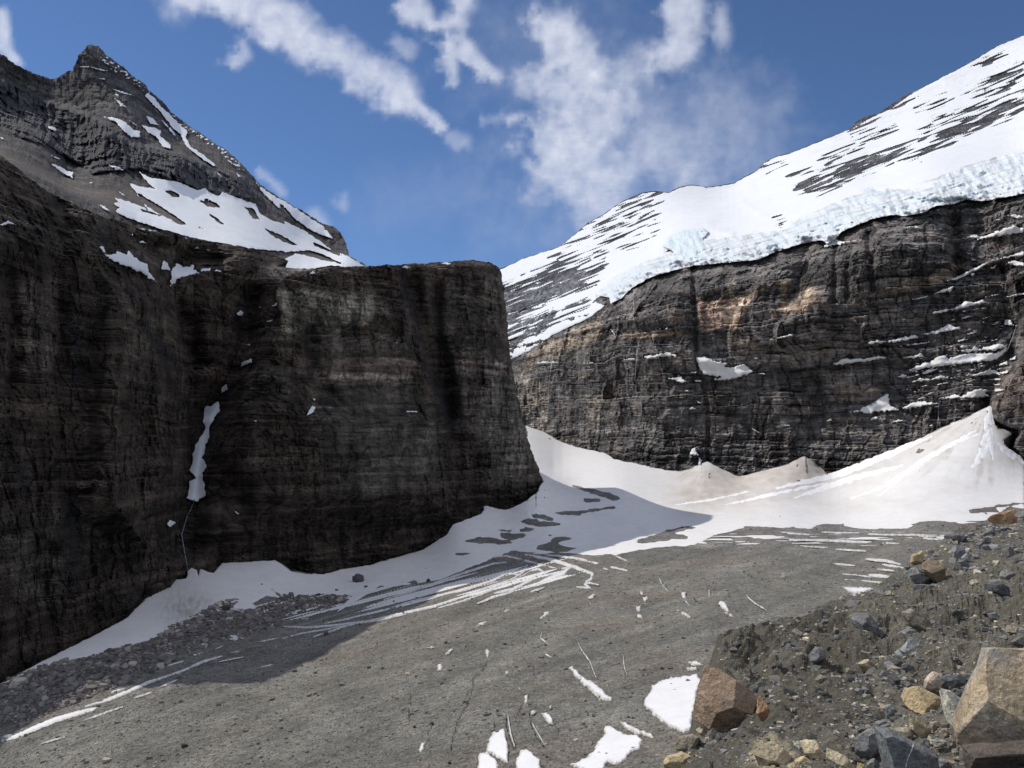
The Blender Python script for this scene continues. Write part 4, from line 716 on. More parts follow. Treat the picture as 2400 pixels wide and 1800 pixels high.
# snow lying on the ledges of the wall
far.TS = fmin
Fsnow = [('F5', '1200,935 1250,930 1290,950 1340,965 1395,970 1380,990 1440,1000 1500,975 1520,990 1555,1020 1540,1040 1480,1060 1400,1080 1310,1080 1360,1060 1280,1050 1240,1040 1210,990'), ('F5', '860,930 940,915 1010,905 1060,915 1085,940 1040,925 960,930 880,942'), ('F5', '720,945 800,938 795,950 730,952'), ('F5', '1150,1030 1195,1028 1190,1035'), ('F5', '1010,1070 1060,1065 1080,1050 1130,1090 1100,1098'), ('F5', '1170,1085 1230,1080 1220,1095'), ('F5', '1115,1150 1145,1145 1140,1155'),
         ('F5', '1145,1270 1170,1255 1195,1270'), ('F5', '1195,1215 1230,1230 1210,1232'), ('F5', '1545,1385 1600,1420 1570,1410'), ('F5', '1745,1372 1800,1370 1790,1380'), ('F5', '1165,1525 1190,1520 1195,1545 1215,1570 1150,1565'), ('F5', '1210,1580 1230,1600 1225,1640 1210,1630'), ('F5', '1675,820 1740,800 1810,785 1815,792 1740,808'), ('F5', '1595,1040 1645,1035 1640,1045'), ('F5', '1565,940 1595,930 1590,945'), ('F5', '640,750 655,760 675,795 660,785'), ('F5', '150,970 210,960 300,965 180,975'), ('F5', '470,972 530,965 520,975'),
         ('F5', '840,775 870,772 868,780'), ('F5', '945,740 965,748 955,752'), ('F5', '985,748 1010,742 1005,755'),
         ('H1', '490,655 520,600 590,590 640,615 770,600 720,615 600,640'), ('H1', '1165,505 1225,480 1320,485 1300,495 1240,490'), ('H1', '1720,575 1780,550 1850,575 1960,530 2120,475 2212,500 2212,530 2100,550 1950,570 1810,600 1830,580'), ('H1', '1540,950 1640,915 1760,855 1890,795 1900,800 1800,865 1640,940 1560,955'), ('H1', '1760,880 1790,890 1770,915 1750,900'), ('H1', '1930,775 2050,745 2150,715 2212,700 2212,735 2100,745 2000,770'), ('H1', '2065,795 2130,775 2190,790 2212,800 2212,825 2130,820'), ('H1', '1920,845 1975,815 1960,845'), ('H1', '1440,1065 1500,1030 1605,998 1580,1040 1480,1055'),
         ('H1', '1250,1110 1390,1080 1385,1088 1270,1115'), ('H1', '1425,1230 1540,1195 1600,1195 1680,1150 1720,1125 1780,1140 1850,1115 1890,1140 1780,1160 1680,1190 1600,1200 1480,1230'), ('H1', '1845,1098 2000,1062 1990,1075'), ('H1', '1680,1215 1800,1190 1910,1183 1800,1200 1720,1215'), ('H1', '1665,1275 1720,1255 1770,1255 1700,1278'), ('H1', '1575,1292 1620,1278 1610,1295'), ('H1', '1150,1285 1190,1280 1185,1290'), ('H1', '2040,1330 2050,1285 2090,1290 2120,1330 2150,1340 2070,1335'), ('H1', '2065,1090 2150,1065 2212,1055 2212,1070 2120,1085'), ('H1', '2070,385 2130,378 2212,400 2150,415 2100,398'), ('H1', '1970,425 2000,418 2010,432'), ('H1', '570,1155 600,1145 615,1160'),
         ('H2', '550,190 680,160 760,165 900,130 980,120 1000,135 860,165 780,172 650,180'), ('H2', '1020,110 1130,85 1240,35 1330,65 1260,80 1150,102 1060,115'), ('H2', '905,198 990,182 1085,170 1060,185 960,192'), ('H2', '335,345 420,300 520,300 600,295 700,280 780,292 700,300 620,318 480,335 380,348'), ('H2', '850,200 880,200 875,208'),
         ('H2', '870,295 960,280 1020,262 1050,285 960,295'), ('H2', '910,395 1010,350 1100,320 1190,270 1240,300 1350,265 1480,255 1600,260 1660,230 1700,200 1690,240 1610,310 1450,325 1300,345 1150,360 1040,375 960,390'), ('H2', '1310,240 1420,225 1440,210 1480,225 1560,200 1630,182 1690,205 1600,235 1500,235 1380,250'), ('H2', '1030,415 1080,385 1150,378 1110,405 1050,418'),
         ('H2', '840,445 880,418 930,440 890,445'), ('H2', '960,480 1020,450 1110,460 1170,430 1260,448 1180,458 1060,470'), ('H2', '1420,435 1500,400 1560,378 1620,405 1700,395 1690,412 1560,425'), ('H2', '1605,355 1690,320 1700,345'), ('H2', '1710,312 1765,275 1755,305'), ('H2', '1365,508 1400,498 1430,505'), ('H2', '1195,612 1280,575 1340,595 1400,560 1490,532 1560,550 1520,570 1565,595 1450,605 1340,608'),
         ('H2', '480,720 560,690 640,650 700,610 770,570 775,630 800,680 860,700 760,710 690,712 600,730 560,715'), ('H2', '870,690 960,640 1060,635 1165,650 1060,668 960,685'), ('H2', '605,780 660,752 740,768 660,775'), ('H2', '280,790 325,768 332,782'), ('H2', '800,790 850,775 905,785 840,795'), ('H2', '1085,820 1115,815 1115,832'), ('H2', '1110,672 1165,670 1150,680'), ('H2', '1280,698 1310,695 1310,700'), ('H2', '980,745 1000,742 995,752')]
for i, (k, s) in enumerate(Fsnow):
    q = Z(k, s); b = pbox(q, 0); sz = max(b[2] - b[0], b[3] - b[1])
    snow_poly(far, q, M_snow_hi, fmt, amp=min(5.0, .9 + sz * .055), scale=max(4, min(9, sz * .15)), seed=500 + i, thick=5.0, edge=2, col=(.97, .95, .92))
def fsp(U, V):
    z1 = sst(-20, 20, sdf(U, V, Z('H2', '900,300 1300,0 1700,-100 1700,600 1000,700 800,500'))); z2 = sst(-10, 10, sdf(U, V, Z('F5', '0,930 560,760 620,700 560,640 380,760 200,850 0,860'))) * .7
    X = U * .97 - V * .22; Y = V * .97 + U * .22
    return (fbm(X / 30, Y / 4, 0, 3, 250) - .92 + .62 * z1 + .62 * z2) * 6
patch(far, 'ledge_snow', fsp, (1210, 640, 2395, 1040), 2.0, M_snow_hi, fmt, thick=5, edge=1.5, kind='stuff', col=(.95, .93, .9))
for i, (k, s, w) in enumerate([('F5', '785,540 790,640 788,700', 1.6), ('F5', '825,820 812,900 805,980 795,1090', 2.6), ('F5', '270,900 255,980 240,1100 232,1300', 2), ('H1', '2150,1330 2110,1450 2070,1550 1990,1640', 2.4), ('H2', '1160,650 1160,760 1145,850', 2.4), ('H2', '485,360 475,500', 2)]):
    snow_line(far, Z(k, s), w * .3, M_snow_hi, fmt, 'waterfall', amp=.5, scale=5, seed=280 + i, thick=4, col=(.55, .58, .6))
# ================================================================== FOREGROUND MORAINE
Msil = Z('N', '1500,2100 1530,1810 1556,1786 1572,1748 1590,1732 1625,1712 1660,1700 1700,1650 1700,1600 1690,1562') + Z('R1', '370,520 350,488 345,420 352,362 400,358 500,350 580,335 650,322 700,300 760,268 830,220 900,188 930,172 955,155 1000,158 1050,148 1130,140 1200,132 1280,85 1330,50 1390,10') \
    + Z('R2', '1440,368 1480,345 1530,290 1600,240 1700,195 1730,160 1760,130 1850,92 1930,84 2050,60 2212,20') + Z('N', '2480,1160 2750,1120 3790,1150 3790,2240 1500,2240')
MP = TPS([(1690, 1495, 23), (1560, 1790, 11.5), (1640, 1565, 18), (1760, 1480, 25), (1920, 1410, 30), (2010, 1400, 31), (2100, 1320, 40), (2230, 1240, 50), (2400, 1195, 62), (2700, 1150, 70),
          (1700, 1800, 9.5), (1800, 1800, 8.6), (2100, 1800, 7.6), (2400, 1800, 6.6), (1800, 1650, 13.5), (1700, 1600, 16), (2100, 1600, 13.5), (2400, 1500, 15.5), (2100, 1450, 24), (2250, 1350, 31), (2400, 1350, 27), (1900, 1500, 22), (1950, 1650, 12.5), (2250, 1650, 10.5), (2000, 2200, 4.6), (1500, 2200, 5.5), (2700, 2200, 4), (2800, 1600, 11), (3800, 1200, 40), (3800, 1700, 9), (3800, 2200, 4)])
us = np.concatenate([rng(1440, 2430, 2.5)[:-1], rng(2430, 3800, 14)]); vs = np.concatenate([rng(1140, 1820, 2.5)[:-1], rng(1820, 2250, 12)])
mor = Surf(us, vs, MP); P0 = mor.P(); x, y = P0[..., 0], P0[..., 1]
rockyz = sst(-30, 40, sdf(mor.U, mor.V, Z('R1', '280,520 560,380 960,160 1150,260 1300,400 1350,640 1260,860 1150,960 700,1000 640,860 580,700')))
lump = fbm(x / 2.6, y / 3.4, 0, 5, 601, .58); fine = fbm(x / .5, y / .8, 0, 4, 602, .6, ridge=True)
dz = 1.0 * lump + .16 * fbm(x / .9, y / 1.6, 0, 4, 608, .55) + .03 * fine + .10 * rockyz * fbm(x / 1.6, y / 4, 0, 3, 603, .5, ridge=True)
dz *= np.clip(mor.T / 14, .45, 1.3) * (1 - .78 * sst(20, 38, mor.T))
P = P0.copy(); P[..., 2] += dz; P[..., 1] -= .25 * dz
C = np.empty(P.shape, np.float32); C[:] = (.122, .111, .084)
C *= (1 + .35 * fbm(x / 1.5, y / 2, 0, 4, 605) + .25 * fbm(x / .3, y / .5, 0, 3, 606))[..., None]
a = rockyz[..., None] * .55; C = C * (1 - a) + a * np.array([.078, .069, .052])
dark_spot = np.exp(-((mor.U - 1925) / 42) ** 2 - ((mor.V - 1450) / 42) ** 2)[..., None] * .7; C = C * (1 - dark_spot) + dark_spot * np.array([.035, .031, .027])  # darker round spot on the till just below the crest
for k_, s_, c_, am in [('R1', '620,1040 760,1055 840,1120 830,1200 540,1200 560,1110', (.40, .34, .22), .8), ('R1', '1950,1060 2212,1000 2212,1171 1900,1171', (.2, .15, .1), .4)]:
    C = tint(C, mor, k_, s_, c_, 10, am, None, 41, 10)
edge = sdf(mor.U, mor.V, Msil) + 6 * fbm(mor.U / 15, mor.V / 15, 0, 5, 607, .6)
mor.PP = P
Pa, T3, Ca = clip(P, edge, C)
Pa, T3, Ca = skirt(Pa, T3, Ca, lambda q: q * 1.12 + np.array([-2.0, 3.0, -9.0]))
moraine = mesh_obj('moraine', Pa, T3, Ca, M_till, kind='structure', label='steep gravelly moraine slope of grey brown till in the near right corner')
def mor_at(u, v):
    return np.stack([mor.at(u, v, mor.PP[..., i]) for i in range(3)], -1)
# --------------------------------------------------------------- stones
def hull2(p):
    p = sorted(set(p)); cr = lambda o, a, b: (a[0] - o[0]) * (b[1] - o[1]) - (a[1] - o[1]) * (b[0] - o[0])
    def half(q):
        h = []
        for a in q:
            while len(h) > 1 and cr(h[-2], h[-1], a) <= 0: h.pop()
            h.append(a)
        return h[:-1]
    return half(p) + half(p[::-1])
def poly_rock(planes, size, cuts, rough, seed, bev=.03):
    """convex body bounded by planes (normal, distance), chipped and roughened"""
    bm = bmesh.new(); bmesh.ops.create_cube(bm, size=size * 6)
    for n, h in planes:
        n = Vector(n).normalized()
        g = bm.verts[:] + bm.edges[:] + bm.faces[:]
        r = bmesh.ops.bisect_plane(bm, geom=g, plane_co=n * h, plane_no=n, clear_outer=True)
        ed = [e for e in r['geom_cut'] if isinstance(e, bmesh.types.BMEdge)]
        if ed:
            try: bmesh.ops.contextual_create(bm, geom=ed)
            except Exception: pass
    bmesh.ops.remove_doubles(bm, verts=bm.verts, dist=size * .01)
    if bev:
        try: bmesh.ops.bevel(bm, geom=bm.edges[:], offset=size * bev, segments=1, affect='EDGES', clamp_overlap=True)
        except Exception: pass
    bmesh.ops.triangulate(bm, faces=bm.faces[:])
    for _ in range(6):
        ed = [e for e in bm.edges if e.calc_length() > cuts]
        if not ed or len(bm.faces) > 1500: break
        bmesh.ops.subdivide_edges(bm, edges=ed, cuts=1); bmesh.ops.triangulate(bm, faces=[f for f in bm.faces if len(f.verts) > 3])
    bmesh.ops.recalc_face_normals(bm, faces=bm.faces[:])
    V = np.array([v.co for v in bm.verts]); N = np.array([v.normal for v in bm.verts]); T = np.array([[v.index for v in f.verts] for f in bm.faces])
    bm.free()
    if rough and len(V):
        q = V / size
        d = fbm(q[:, 0] * 3, q[:, 1] * 3, q[:, 2] * 3, 4, seed, .6) * rough * size + fbm(q[:, 0] * 1.1, q[:, 1] * 1.1, q[:, 2] * 1.1, 2, seed + 5) * rough * size
        V = V + N * d[:, None]
    return V, T
ROT = cam.rotation_euler.to_matrix(); ROTn = np.array(ROT)     # columns: right, up, toward viewer
def stone(k, pts, col, label, thick=.45, depth=None, facets=7, seed=0, cat='boulder', mat=None, col2=None, face=None, group=None, lift=0):
    px = Z(k, pts) if isinstance(pts, str) else pts
    px = hull2([(round(a, 1), round(b, 1)) for a, b in px])
    A = np.array(px); cu, cv = A.mean(0); w = A[:, 0].max() - A[:, 0].min(); h = A[:, 1].max() - A[:, 1].min()
    vb = min(A[:, 1].max(), 1815); t0 = float(mor.at(np.array(min(cu, 2420.)), np.array(vb - .1 * h), np.linalg.norm(mor.PP, axis=2)))
    if max(col) < .26: col = tuple(c * 1.3 + .012 for c in col)
    m_ = sum(col) / 3; col = tuple((c * .6 + m_ * .4) * w for c, w in zip(col, (1.03, 1.0, .94))) if col[2] > col[0] else col
    r0 = np.linalg.norm(rays(np.array(cu), np.array(cv)))
    L = (A - [cu, cv]) * [1, -1]
    sc = t0 / r0 / F; th = thick * min(w, h) * sc
    t = (depth or (t0 / r0 + .25 * th)); t *= 1 - .05 * lift; sc = t / F; L = L * sc
    rnd = random.Random(seed * 7 + 3); planes = []
    n = len(L)
    for i in range(n):
        a, b = L[i], L[(i + 1) % n]; e = b - a; l = np.linalg.norm(e)
        if l < 1e-6: continue
        nn = np.array([e[1], -e[0]]) / l
        if nn @ a < 0: nn = -nn
        d = nn @ a
        f1 = rnd.uniform(.05, .33); c1, s1 = math.cos(f1), math.sin(f1); planes.append(((nn[0] * c1, nn[1] * c1, s1), d * c1))
        f2 = -rnd.uniform(.15, .6); c1, s1 = math.cos(f2), math.sin(f2); planes.append(((nn[0] * c1, nn[1] * c1, s1), d * c1))
    if face is not None:
        for nx, ny, nz, hh in face: planes.append(((nx, ny, nz), hh * th))
    else:
        for i in range(facets):
            a = rnd.uniform(0, 6.283); e = rnd.uniform(.15, .95); planes.append(((math.cos(a) * math.sin(e), math.sin(a) * math.sin(e), math.cos(e)), th * rnd.uniform(.62, .95)))
    planes.append(((0, 0, -1), th))
    size = max(w, h) * sc
    V, T = poly_rock(planes, size / 2, max(2.8 * sc, size / 24), .06, seed)
    if len(V) < 4: return None
    Cc = np.ones((len(V), 3)) * np.array(col); q = V / size
    m = sst(-.15, .25, fbm(q[:, 0] * 3, q[:, 1] * 4, q[:, 2] * 3, 3, seed + 9))[:, None]
    Cc = Cc * (1 - m) + m * (np.array(col2) if col2 else Cc * .78)
    W = V @ ROTn.T; ctr = rays(np.array(cu), np.array(cv)) * t; base = ctr + np.array([0, 0, W[:, 2].min()])
    return mesh_obj(cat, W + ctr, T, Cc, mat or M_stone, smooth=False, label=label, cat='rock' if cat != 'boulder' else 'boulder', group=group, loc=tuple(base))
TAN = (.40, .31, .20); BR = (.20, .142, .095); CR = (.62, .52, .34); PC = (.60, .56, .44); GB = (.155, .165, .175); GR = (.21, .20, .18); DK = (.085, .085, .082); OL = (.20, .18, .13); OR = (.44, .27, .15)
G = [
 ('R1', '225,560 320,545 350,590 490,680 555,700 592,740 560,850 500,940 400,985 290,940 190,870 200,760 215,640', BR, 'large brown angular boulder at the left lip of the moraine slope', dict(thick=.42, col2=(.28, .20, .13), face=[(-.25, .75, .6, .62), (.15, -.35, .93, .78), (-.85, .1, .5, .8), (.5, .55, .67, .8)])),
 ('R1', '295,600 325,543 350,590 480,675 550,705 520,735 440,720 400,735 370,700 300,655', (.36, .25, .14), 'orange brown slab lying on top of the large brown boulder', dict(thick=.5, face=[(-.2, .5, .84, .6), (.3, -.2, .93, .8)], depth=13.6)),
 ('R1', '604,715 655,800 672,890 625,910 575,830 588,745', OR, 'small orange slab leaning against the right side of the brown boulder', dict(lift=1.6)),
 ('R1', '940,430 985,440 1010,480 1000,530 950,550 905,520 915,460', GB, 'blue grey rounded stone alone in the dark till', dict(facets=9)),
 ('R1', '2010,455 2100,438 2212,440 2400,450 2450,800 2440,1100 2300,1150 1850,1080 1805,1000 1800,960 1925,900 1940,780 1975,600', TAN, 'huge tan block cut off by the right edge of the picture', dict(thick=.30, col2=(.34, .30, .24), face=[(-.12, .55, .83, .8), (.1, .25, .96, .9), (-.5, -.1, .86, 1.0)])),
 ('R1', '1835,1040 1960,1030 2110,1020 2240,1010 2400,1000 2400,1300 1900,1300 1840,1120', (.085, .066, .05), 'shaded underside of the huge tan block, built as an added dark piece', dict(thick=.3, face=[(.05, -.55, .83, .7)])),  # shaded overhang of the tan block, added as a separate dark piece
 ('R1', '1325,945 1380,930 1550,1010 1690,1090 1700,1200 1650,1260 1390,1260 1350,1080', (.15, .165, .18), 'dark slate slab crossed by a white vein at the bottom', dict(thick=.4, face=[(-.1, .1, .98, .7), (.5, .3, .8, .9)])),
 ('R1', '1170,1000 1230,950 1320,940 1350,1060 1310,1120 1240,1140 1180,1090', (.17, .175, .18), 'smooth grey boulder tucked against the veined slate slab', dict(facets=10)),
 ('R1', '1475,770 1500,700 1570,665 1640,710 1700,740 1705,850 1650,890 1560,850 1510,820', (.55, .42, .24), 'yellow ochre boulder with a shaded right face between pale blocks', dict(thick=.5, face=[(-.7, .45, .55, .62), (.55, -.3, .78, .6), (.1, .7, .7, .7)])),
 ('R1', '1700,680 1760,700 1910,790 1925,880 1900,930 1810,965 1760,950 1720,800', PC, 'long cream white block wedged left of the huge tan block', dict(thick=.5)),
 ('R1', '1510,840 1580,870 1640,920 1640,980 1560,990 1510,930', (.45, .38, .25), 'cream brown block just below the yellow ochre boulder', {}),
 ('R1', '1610,640 1670,580 1700,600 1700,690 1660,730 1610,690', (.58, .47, .36), 'pinkish cream stone above the yellow ochre boulder', {}),
 ('R1', '1715,630 1770,600 1830,600 1860,640 1840,680 1770,690', (.12, .13, .155), 'dark blue stone resting on the cream white block', dict(facets=9)),
 ('R1', '1800,700 1850,690 1870,720 1840,750 1805,740', (.10, .11, .13), 'small dark cobble beneath the dark blue stone', {}),
 ('R1', '1840,600 1890,590 1910,640 1880,670 1850,650', (.11, .12, .14), 'dark cobble at the right of the dark blue stone', {}),
 ('R1', '1155,260 1180,225 1260,225 1320,290 1330,330 1290,390 1210,370 1170,320', (.13, .13, .135), 'dark grey boulder directly under the rounded grey crest boulder', dict(thick=.7)),
 ('R1', '1110,190 1150,140 1220,150 1260,200 1210,230 1130,220', (.22, .21, .195), 'rounded grey boulder sitting on the moraine crest', dict(facets=9)),
 ('R1', '1450,450 1520,370 1600,400 1610,450 1560,490 1480,490', (.24, .245, .235), 'light grey faceted boulder in the middle of the slope', {}),
 ('R1', '1440,350 1500,320 1590,335 1605,380 1520,370 1450,390', (.20, .205, .20), 'flat grey stone stacked behind the light grey faceted boulder', {}),
 ('R1', '1465,220 1520,195 1600,240 1670,320 1640,370 1580,330 1500,300', (.185, .165, .12), 'olive brown slab tilted down the upper slope', dict(thick=.5)),
 ('R1', '1840,290 1870,270 1950,290 2010,320 2005,370 1920,385 1850,370', (.21, .21, .19), 'grey boulder overhanging a dark hollow near the right side', dict(thick=.5, face=[(-.3, .8, .5, .6), (.2, -.5, .84, .7)])),
 ('R1', '1200,540 1260,505 1320,560 1320,590 1230,590', (.27, .22, .14), 'cream topped stone shaded underneath in mid slope', dict(col2=(.45, .38, .25))),
 ('R1', '1360,540 1400,520 1460,570 1460,600 1410,625', (.20, .195, .20), 'grey purple triangular stone beside orange chips', {}),
 ('R1', '1500,510 1560,500 1582,545 1530,550', (.60, .53, .38), 'flat pale cream stone between grey boulders', {}),
 ('R1', '1645,250 1652,212 1680,198 1692,262 1650,268', (.60, .50, .33), 'small upright cream wedge on the olive slab edge', {}),
 ('R1', '1680,285 1710,270 1722,300 1700,325 1680,310', (.12, .125, .135), 'small dark stone right of the cream wedge', {}),
 ('R1', '1960,50 2060,30 2150,90 2140,150 2060,120 1990,90', (.085, .085, .085), 'broad dark flat boulder high on the right slope', dict(thick=.6)),
 ('R1', '1850,185 1880,165 1898,190 1900,260 1858,268', (.25, .25, .24), 'narrow grey stone above the overhanging grey boulder', {}),
 ('R1', '1990,190 2030,163 2052,200 2000,220', (.33, .32, .28), 'pale grey stone below the broad dark flat boulder', {}),
 ('R1', '1985,230 2040,220 2065,260 2020,292', (.15, .15, .155), 'dark round stone under the pale grey stone on the right slope', {}),
 ('R1', '2180,330 2212,320 2240,350 2200,370', (.28, .29, .28), 'grey cobble at the right picture edge over the tan block', {}),
 ('R1', '1290,245 1350,260 1378,300 1350,320 1300,290', (.18, .165, .15), 'brown grey stone right of the dark crest boulder', {}),
 ('R1', '1330,220 1390,230 1420,265 1370,270', (.33, .25, .15), 'ochre slab beside the dark crest boulder', {}),
 ('R1', '1290,150 1350,170 1385,210 1330,225 1295,190', (.15, .145, .13), 'dark slab right of the rounded crest boulder', {}),
 ('R1', '1370,200 1420,205 1430,238 1390,232', (.12, .115, .11), 'small dark slab on top of the ochre slab', {}),
 ('R1', '1510,0 1580,-20 1650,-5 1655,35 1600,52 1540,40', (.12, .125, .125), 'dark slab at the top of the stacked slabs', {}),
 ('R1', '1530,55 1600,48 1680,60 1685,110 1610,125 1545,105', (.14, .14, .135), 'thick middle slab in the dark stack', {}),
 ('R1', '1520,115 1560,108 1600,145 1560,168 1525,150', (.10, .10, .098), 'small dark stone holding up the stacked slabs', {}),
 ('R1', '845,1020 940,998 985,1060 1003,1110 960,1150 880,1090', CR, 'upright cream block in the bottom row', dict(thick=.4)),
 ('R1', '820,1130 870,1095 935,1150 960,1215 800,1215', (.60, .47, .27), 'yellow block at the bottom edge below the upright cream block', {}),
 ('R1', '1000,1040 1060,1068 1130,1100 1190,1180 1190,1230 1010,1230', (.56, .47, .31), 'broad cream block at the bottom edge left of the slate slab', dict(thick=.4)),
 ('R1', '805,1025 835,1003 860,1035 835,1062', (.62, .56, .42), 'small cream cobble left of the upright cream block', {}),
 ('R1', '545,1110 600,1050 700,1000 765,1055 770,1110 835,1140 830,1230 550,1230', (.48, .40, .26), 'dusty cream outcrop half buried under the slope foot', dict(thick=.22, facets=9)),
 ('R1', '10,1140 40,1100 120,1080 200,1110 210,1200 30,1210', (.52, .42, .24), 'yellow rock at the bottom left tip of the moraine', dict(thick=.5)),
 ('R1', '90,1010 130,975 190,960 262,1000 250,1060 150,1075 85,1070', (.33, .28, .21), 'grey cream rock over the yellow rock at the moraine tip', dict(thick=.5)),
 ('R1', '212,940 262,918 285,960 245,985', (.55, .46, .33), 'small cream cobble under the large brown boulder', {}),
 ('R1', '265,985 290,980 312,1020 280,1042', (.50, .40, .25), 'small tan cobble under the large brown boulder', {}),
 ('R1', '330,1110 400,1085 425,1130 410,1190 350,1190', (.13, .135, .125), 'dark mossy grey stone at the bottom left', {}),
 ('R1', '480,1100 540,1090 560,1150 520,1190 470,1180', (.12, .12, .118), 'dark stone against the dusty cream outcrop', {}),
 ('R1', '1360,800 1400,780 1440,820 1425,870 1370,872', (.19, .20, .20), 'grey stone left of the yellow ochre boulder', {}),
 ('R1', '1310,890 1375,878 1385,915 1335,930', (.36, .36, .33), 'flat light grey stone above the smooth grey boulder', {}),
 ('R1', '1420,930 1500,920 1545,970 1545,1000 1460,985', (.58, .50, .37), 'cream block right behind the slate slab', {}),
 ('R1', '1635,890 1690,885 1700,930 1650,952', (.50, .45, .37), 'pale block beneath the yellow ochre boulder', {}),
 ('R1', '1700,930 1740,925 1765,985 1720,990', (.42, .34, .25), 'brown pink block beside the pale block', {}),
 ('R1', '1572,990 1640,1000 1648,1050 1590,1045', (.17, .175, .175), 'grey cobble over the right end of the slate slab', {}),
 ('R1', '1648,1010 1730,1000 1745,1038 1670,1052', (.40, .38, .33), 'light oblong cobble right of the slate slab', {}),
 ('R1', '1735,990 1790,1000 1800,1050 1750,1050', (.26, .24, .20), 'brown cobble against the base of the tan block', {}),
 ('R1', '1765,1060 1810,1055 1815,1090 1780,1100', (.55, .50, .38), 'pale cobble against the base of the tan block', {}),
 ('R1', '1690,1125 1740,1115 1790,1180 1700,1200', (.15, .155, .16), 'dark cobble in the bottom corner under the tan block', {}),
 ('R1', '1250,1150 1300,1108 1335,1140 1320,1190 1250,1190', (.26, .27, .27), 'light grey cobble at the foot of the slate slab', {}),
 ('R1', '1200,1140 1240,1150 1245,1200 1195,1200', (.60, .50, .25), 'yellow cobble at the bottom edge under the smooth grey boulder', {}),
 ('R1', '1000,690 1060,640 1110,710 1080,745 1020,730', (.23, .19, .14), 'brown stone sticking out of the dark till', {}),
 ('R1', '1140,680 1165,650 1192,680 1150,700', (.42, .33, .22), 'small tan stone in the lower till', {}),
 ('R1', '1200,600 1240,605 1248,660 1210,655', (.20, .20, .20), 'grey stone above the small tan stone', {}),
 ('R1', '695,520 730,515 740,560 715,575', (.13, .13, .12), 'small dark stone in the shaded till hollow', {}),
 ('R1', '855,905 880,898 890,920 868,930', (.62, .60, .48), 'tiny white stone in the plain till above the bottom row', {}),
 ('R1', '1160,890 1190,880 1180,920 1165,915', (.55, .50, .40), 'cream pebble up from the smooth grey boulder', {}),
 ('R1', '1165,940 1195,935 1198,985 1170,980', (.50, .48, .42), 'pale upright cobble left of the smooth grey boulder', {}),
 ('R1', '1205,930 1250,925 1260,960 1210,965', (.38, .28, .18), 'brown chip above the smooth grey boulder', {}),
 ('R1', '1425,835 1460,830 1475,860 1450,885 1425,870', (.18, .19, .21), 'blue grey cobble under the yellow ochre boulder', {}),
 ('R1', '1255,700 1300,695 1310,735 1270,745', (.14, .14, .14), 'dark grey cobble right of the small tan stone', {}),
 ('R1', '1465,540 1500,525 1530,545 1510,580 1470,575', (.15, .16, .17), 'dark blue cobble next to the flat pale cream stone', {}),
 ('R1', '1420,620 1470,600 1500,640 1450,660', (.24, .25, .25), 'light blue grey cobble below the triangular stone', {}),
 ('R1', '1800,545 1850,550 1870,585 1810,580', (.50, .45, .36), 'pale flat chip above the dark blue stone', {}),
 ('R2', '1590,310 1640,280 1700,310 1735,400 1690,440 1640,400 1590,350', (.20, .155, .10), 'brown block leaning in the rock stack on the ridge', dict(thick=.6, face=[(-.2, .7, .68, .55), (.2, -.4, .9, .6)])),
 ('R2', '1520,310 1530,260 1590,232 1602,270 1582,330 1540,325', (.56, .43, .25), 'cream orange block at the left of the ridge rock stack', {}),
 ('R2', '1700,300 1722,292 1742,355 1718,360', (.56, .46, .30), 'thin cream slab standing right of the ridge rock stack', {}),
 ('R2', '1482,385 1500,350 1560,342 1620,370 1658,410 1640,440 1560,432', (.24, .24, .22), 'flat grey slab under the ridge rock stack', dict(thick=.5)),
 ('R2', '1485,335 1520,325 1530,345 1495,355', (.13, .13, .14), 'small dark stone beside the ridge rock stack', {}),
 ('R2', '1918,82 1980,40 2060,5 2150,-15 2300,-10 2300,100 2100,92 1990,84', OR, 'orange rock outcrop on the skyline at the right edge', dict(thick=.35, facets=10, depth=50)),
 ('R2', '2110,15 2212,-10 2300,-10 2300,35 2190,40', (.24, .24, .19), 'greenish rock on the orange outcrop', dict(depth=48.5)),
 ('R2', '1760,150 1800,135 1880,145 1872,180 1790,195', (.12, .122, .12), 'dark flat boulder high on the ridge below the orange outcrop', {}),
 ('R2', '1770,240 1800,200 1845,215 1850,250 1800,300 1778,285', (.20, .21, .22), 'blue grey upright boulder near the ridge', {}),
 ('R2', '1830,280 1860,250 1890,280 1870,310 1840,305', (.24, .24, .23), 'grey stone leaning on the blue grey upright boulder', {}),
 ('R2', '1900,255 1935,262 1930,285 1905,290', (.35, .34, .31), 'small pale stone right of the blue grey upright boulder', {}),
 ('R2', '1950,210 1990,198 2020,235 1990,250', (.15, .15, .15), 'dark stone below the tilted ridge boulder', {}),
 ('R2', '1960,140 2010,90 2055,88 2040,115 1975,155', (.14, .14, .135), 'tilted dark boulder right under the orange outcrop', {}),
 ('R2', '1790,390 1850,368 1870,400 1815,425', (.14, .135, .12), 'dark brown stone on the slope below the grey ridge stones', {}),
 ('R2', '1850,385 1868,378 1880,400 1862,408', (.60, .54, .42), 'tiny cream stone beside a dark brown stone', {}),
 ('R2', '1082,530 1098,512 1128,530 1125,555 1090,550', (.46, .40, .29), 'cream stone on the crest left of the rounded grey boulder', {}),
 ('R2', '1805,300 1850,290 1890,330 1870,370 1815,345', (.13, .13, .13), 'dark stone under the leaning grey stone', {}),
 ('R2', '1960,160 2000,150 2030,185 1990,205 1955,190', (.11, .11, .108), 'dark angular stone between two ridge boulders', {}),
 ('R2', '2150,230 2185,215 2200,245 2165,255', (.30, .29, .25), 'pale grey stone on the open upper slope', {}),
]
for i, (k, p, c, lab, kw) in enumerate(G):
    kw = dict(kw)
    stone(k, p, c, lab, seed=i + 1, **kw)
slab = next(o for o in COL.objects if o.get('label', '').startswith('dark slate slab'))
